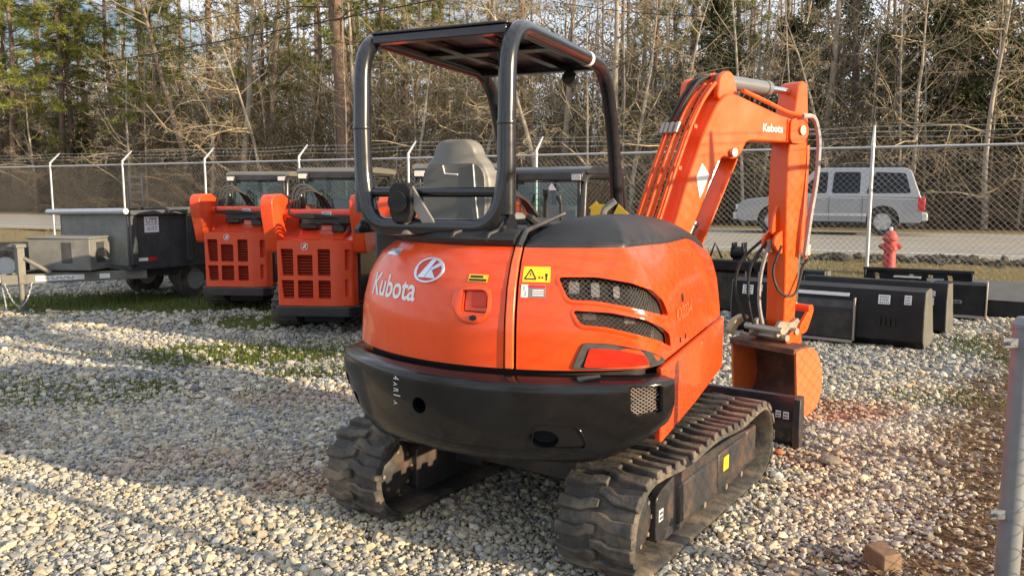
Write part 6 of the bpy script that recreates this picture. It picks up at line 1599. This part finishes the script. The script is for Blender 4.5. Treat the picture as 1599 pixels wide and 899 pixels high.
mb = MB(); mb.prism([(-0.04, 0.02), (-0.04, 0.24), (0.8, 0.43), (0.8, 0.02)], 0.432, 0.448, 'x'); mb.build('end_plate', bpy.data.materials['end_plate_lit'], fb_)

# ------------------------------------------------------------------ hydrant
hx, hy = gdh = (6.62, 14.0); hz0 = float(hz(hx, hy))
M_hyd = mat('hydrant_red', (0.50, 0.055, 0.05), 0.5, var=0.2, dirt=(0.4, 0.15, 0.12), dirt_amt=0.4)
HY = thing('fire_hydrant', 'red fire hydrant with a white tip standing in the grass behind the fence', 'hydrant', (hx, hy, hz0), 20)
mb = MB(); mb.lathe([(0.16, 0.0), (0.16, 0.03), (0.105, 0.04), (0.10, 0.42), (0.125, 0.44), (0.125, 0.50), (0.10, 0.52), (0.11, 0.60), (0.14, 0.62), (0.14, 0.65), (0.115, 0.67), (0.10, 0.72), (0.06, 0.77), (0.03, 0.785)], n=24); HY.scale = (0.98, 0.98, 0.98); hb = mb.build('barrel', M_hyd, HY, smooth=30)
mb = MB(); mb.lathe([(0.03, 0.785), (0.03, 0.84), (0.02, 0.845)], n=6); mb.build('operating_nut', M_white, HY)
mb = MB(); mb.cyl((0, 0, 0.47), (0, -0.19, 0.47), 0.065); mb.cyl((0, -0.19, 0.47), (0, -0.21, 0.47), 0.03, n=6); mb.build('pumper_cap', M_hyd, HY, bevel=0.006)
for sx in (-1, 1):
    mb = MB(); mb.cyl((sx * 0.05, 0, 0.50), (sx * 0.17, 0, 0.50), 0.05); mb.cyl((sx * 0.17, 0, 0.50), (sx * 0.195, 0, 0.50), 0.022, n=6); mb.build('hose_cap', M_hyd, HY, bevel=0.006)

# ------------------------------------------------------------------ silver SUV on the road
M_sil = mat('silver_paint', (0.34, 0.35, 0.37), 0.35, metal=0.3, var=0.03, coat=0.6)
M_car = mat('dark_glass', (0.010, 0.012, 0.018), 0.12, spec=0.3)
SV_ = thing('suv', 'silver four door SUV with dark rear windows driving along the road', 'car', (8.95, 22.75, 0.545), math.degrees(math.atan2(-0.893, 0.45)))
SV_.scale = (0.96, 0.945, 0.97)
# local: y forward, x right; length 5.05
Lh = 2.525
low = fillet([(-Lh, 0.42), (-Lh, 0.92), (-Lh + 0.05, 1.02), (0.95, 1.08), (1.35, 1.08), (2.30, 0.98), (Lh - 0.02, 0.84), (Lh, 0.45), (Lh - 0.1, 0.36), (-Lh + 0.1, 0.36)], [.05, .05, .04, .05, .1, .15, .12, .08, .05, .05], 4, True)
mb = MB(); rows = []
for x_, k in ((-0.985, 0.94), (-0.965, 1.0), (-0.80, 1.02), (0.80, 1.02), (0.965, 1.0), (0.985, 0.94)):
    rows.append([(x_ if 0.7 > abs(0) else x_, p[0] * (1 if abs(x_) < .9 else 0.985), 0.72 + (p[1] - 0.72) * k) for p in low])
mb.grid(rows, closed=True); n_ = len(low); mb.f.append(tuple(range(n_))); mb.f.append(tuple(range(5 * n_, 6 * n_))[::-1])
bd = mb.build('body', M_sil, SV_, bevel=0.0, smooth=40)
c_ = MB()
for yy in (-1.52, 1.45):
    c_.lathe([(0.43, -1.2), (0.43, 1.2)], (0, yy, 0.40), 'x', 28)
cut(bd, c_)
gh = [(-Lh + 0.06, 1.03), (-Lh + 0.34, 1.78), (-Lh + 0.50, 1.85), (0.10, 1.87), (0.32, 1.84), (1.05, 1.07)]
gh = fillet(gh, [0, .12, .12, .1, .15, 0], 5)
mb = MB(); rows = []
for x_, sx in ((-0.955, 1), (0.955, 1)):
    rows.append([(x_ * (1 - 0.17 * max(0, (p[1] - 1.05) / 0.8)), p[0], p[1]) for p in gh])
mb.grid(rows); n_ = len(gh); mb.f.append(tuple(range(n_))); mb.f.append(tuple(range(n_, 2 * n_))[::-1]); mb.f.append((0, n_, 2 * n_ - 1, n_ - 1))
rf_ = mb.build('greenhouse', M_sil, SV_, bevel=0.03, seg=3, smooth=40)
def gx_(z): return 0.955 * (1 - 0.17 * max(0, (z - 1.05) / 0.8))
for sx in (-1, 1):
    for nm, poly in (('side_window', [(-Lh + 0.32, 1.16), (-Lh + 0.48, 1.70), (-1.28, 1.74), (-1.06, 1.16)]), ('side_window', [(-0.90, 1.16), (-0.90, 1.74), (-0.20, 1.75), (-0.16, 1.16)]), ('side_window', [(-0.02, 1.16), (-0.04, 1.75), (0.20, 1.74), (0.74, 1.16)])):
        P = fillet(poly, 0.06, 3, True); mb = MB(); n_ = len(P)
        mb.add([(sx * (gx_(z) + 0.003), y, z) for y, z in P] + [(sx * (gx_(z) - 0.006), y, z) for y, z in P], [tuple(range(n_))] + [(i, (i + 1) % n_, n_ + (i + 1) % n_, n_ + i) for i in range(n_)])
        mb.build(nm, M_car, SV_, smooth=0)
    mb = MB()
    for yy in (-0.98, -0.10, 0.98): mb.box((sx * 0.9855, yy, 0.74), (0.004, 0.012, 0.62))
    mb.build('door_seam', M_dark, bd)
    for yy in (-0.72, 0.14):
        mb = MB(); mb.box((sx * 0.992, yy, 0.98), (0.02, 0.16, 0.03)); mb.build('door_handle', M_sil, bd, bevel=0.006)
    mb = MB(); mb.box((sx * 0.992, -0.05, 0.56), (0.02, 2.05, 0.07)); mb.build('side_moulding', mat('silver_trim', (0.5, 0.5, 0.5), 0.4) if 'silver_trim' not in bpy.data.materials else bpy.data.materials['silver_trim'], bd, bevel=0.006)
    mb = MB(); mb.box((sx * 1.0, -0.05, 0.36), (0.14, 1.9, 0.05)); mb.build('running_board', M_plas, SV_, bevel=0.01)
    mb = MB(); mb.box((sx * 1.06, 0.80, 1.15), (0.18, 0.12, 0.16)); mb.build('mirror', M_sil, SV_, bevel=0.03)
    mb = MB(); mb.box((sx * 0.92, -Lh + 0.05, 0.86), (0.16, 0.18, 0.36)); tl_ = mb.build('tail_light', M_red, SV_, bevel=0.015)
    mb = MB(); mb.box((sx * 0.80, Lh - 0.05, 0.76), (0.36, 0.12, 0.16)); mb.build('headlight', M_lamp, SV_, bevel=0.03)
    mb = MB(); mb.tube([(sx * 0.70, -1.95, 1.905), (sx * 0.70, -0.1, 1.915)], 0.022, 8); mb.build('roof_rail', M_plas, SV_)
    for yy in (-1.52, 1.45):
        mb = MB(); mb.lathe([(0.235, -0.12), (0.36, -0.125), (0.39, -0.09), (0.39, 0.09), (0.36, 0.125), (0.235, 0.12)], (sx * 0.86, yy, 0.385), 'x', 32, True); wh = mb.build('wheel', M_tyre, SV_, smooth=40)
        mb = MB(); mb.lathe([(0.24, -0.10), (0.24, 0.04 ), (0.06, 0.05)] if sx > 0 else [(0.06, -0.05), (0.24, -0.04), (0.24, 0.10)], (sx * 0.86, yy, 0.385), 'x', 32)
        for k in range(6):
            a = PI * 2 * k / 6; mb.prism([(yy + 0.05 * math.cos(a - .6), .385 + .05 * math.sin(a - .6)), (yy + 0.24 * math.cos(a - .18), .385 + .24 * math.sin(a - .18)), (yy + 0.24 * math.cos(a + .18), .385 + .24 * math.sin(a + .18)), (yy + 0.05 * math.cos(a + .6), .385 + .05 * math.sin(a + .6))], sx * 0.915, sx * 0.955, 'x')
        mb.lathe([(0.07, 0.90 * sx), (0.06, 0.95 * sx)], (0, yy, 0.385), 'x', 16); mb.build('rim', mat('alloy', (0.6, 0.6, 0.6), 0.35, metal=0.6) if 'alloy' not in bpy.data.materials else bpy.data.materials['alloy'], wh)
mb = MB(); mb.box((0, -Lh - 0.04, 0.52), (1.94, 0.16, 0.20)); mb.build('rear_bumper', bpy.data.materials['silver_trim'], SV_, bevel=0.03)
mb = MB(); mb.box((0, Lh + 0.02, 0.50), (1.90, 0.14, 0.22)); mb.build('front_bumper', bpy.data.materials['silver_trim'], SV_, bevel=0.04)
mb = MB(); n_ = 4; P = [(-0.76, -Lh + 0.10, 1.16), (0.76, -Lh + 0.10, 1.16), (0.68, -Lh + 0.31, 1.70), (-0.68, -Lh + 0.31, 1.70)]
mb.add([(p[0], p[1] - 0.02, p[2]) for p in P], [(0, 1, 2, 3)]); mb.build('rear_window', M_car, SV_, smooth=0)
mb = MB(); P = [(-0.80, 1.02, 1.14), (0.80, 1.02, 1.14), (0.70, 0.42, 1.78), (-0.70, 0.42, 1.78)]; mb.add([(p[0], p[1] + 0.03, p[2] + 0.012) for p in P], [(3, 2, 1, 0)]); mb.build('windscreen', M_car, SV_, smooth=0)
mb = MB(); mb.box((0, 0, 0.45), (1.5, 3.9, 0.22)); mb.build('underbody', M_dark, SV_)

# ------------------------------------------------------------------ small things on the ground
mb = MB(); mb.box((0, 0, 0.04), (0.10, 0.14, 0.085), None, (0.94, 0.95)); wbk = mb.build('wood_block', mat('weathered_wood', (0.22, 0.14, 0.085), 0.85, var=0.3, scale=14, bump=0.4, bscale=40), bevel=0.006)
wbk.location = (1.70, 3.50, 0.0); wbk.rotation_euler = (0.03, -0.04, 0.25); tag(wbk, 'short brown block of wood lying on the gravel near the side fence', 'wood block')
def rock(x, y, s, col, label):
    v = IV * (1 + rng.uniform(-.25, .25, (12, 1))) * np.array([1, .65, .45]) * s
    o = np_mesh('rock', v, IF, mat('rock_%s' % label.split()[0], col, 0.9, var=0.25, scale=20, bump=0.4)); o.location = (x, y, 0.02); o.rotation_euler = (0, 0, random.uniform(0, 3)); tag(o, label, 'rock')
    m_ = o.modifiers.new('sub', 'SUBSURF'); m_.levels = 1; m_.render_levels = 1
rock(2.0, 4.88, 0.10, (0.22, 0.19, 0.14), 'flat brown rock lying on the gravel beyond the front of the track')
rock(1.74, 5.06, 0.055, (0.5, 0.17, 0.07), 'orange red clay lump on the gravel beside the flat brown rock')
rock(1.86, 3.68, 0.045, (0.45, 0.42, 0.34), 'pale rock beside the block of wood')

# dark clods of old asphalt along the near edge of the road
m = 260; aa = rng.uniform(0.6, 9.0, m) - 3.4; nn_ = 16.55 + rng.normal(0, 0.13, m)
xx = 0.893 * aa + 0.45 * nn_; yy = -0.45 * aa + 0.893 * nn_; ss = rng.uniform(0.03, 0.10, m)
V = (IV[None] * (1 + rng.uniform(-.3, .3, (m, 12, 1)))) * ss[:, None, None] * np.array([1.2, 1.0, 0.8]) + np.stack([xx, yy, hz(xx, yy) + 0.02], -1)[:, None]
db = np_mesh('rubble', V.reshape(-1, 3), (IF[None] + 12 * np.arange(m)[:, None, None]).reshape(-1, 3), M_stone, cols={'col': np.repeat(np.array([0.05, 0.045, 0.038]) * rng.uniform(.5, 1.6, (m, 1)), 12, 0)})
tag(db, 'dark clods heaped along the near edge of the road', None, None, 'stuff')

# ------------------------------------------------------------------ pieces that stand apart become parts of their own
SPLIT = set("bucket_side chassis_side blade_end_plate blade_arm side_wall side_rib chassis_rail side_window mount_edge mount_panel coupler_plate bucket_ear link_pin arm_bracket cylinder_lug post_gusset console control_lever grapple_base end_plate tip_plate boom_pin roof_rib hose track_mounts seat_base engine_fittings grapple_knuckle box_panel door_seam tongue hose_fitting pipe_clamp side_cover valve_block ladder top_plate edge_plate bucket_link clamp arm_cylinder boom_cylinder bucket_cylinder".split())
def split_loose(o):
    me = o.data; n = len(me.vertices); par = list(range(n))
    def find(i):
        while par[i] != i: par[i] = par[par[i]]; i = par[i]
        return i
    for e in me.edges:
        a, b_ = find(e.vertices[0]), find(e.vertices[1])
        if a != b_: par[a] = b_
    isl = {}
    for p in me.polygons: isl.setdefault(find(p.vertices[0]), []).append(p)
    if len(isl) < 2: return
    out = []
    for ps in isl.values():
        ids = sorted({v for p in ps for v in p.vertices}); ix = {v: k for k, v in enumerate(ids)}
        m2 = bpy.data.meshes.new(o.name.split('.')[0]); m2.from_pydata([tuple(me.vertices[v].co) for v in ids], [], [tuple(ix[v] for v in p.vertices) for p in ps]); m2.update()
        m2.polygons.foreach_set('use_smooth', [p.use_smooth for p in ps])
        if me.polygons[0].use_smooth: m2.set_sharp_from_angle(angle=math.radians(35))
        for m_ in me.materials: m2.materials.append(m_)
        out.append(m2)
    o.data = out[0]
    for m2 in out[1:]:
        c = o.copy(); c.data = m2; COL.objects.link(c)
for o in list(COL.objects):
    if o.type == 'MESH' and o.parent is not None and o.name.split('.')[0] in SPLIT: split_loose(o)
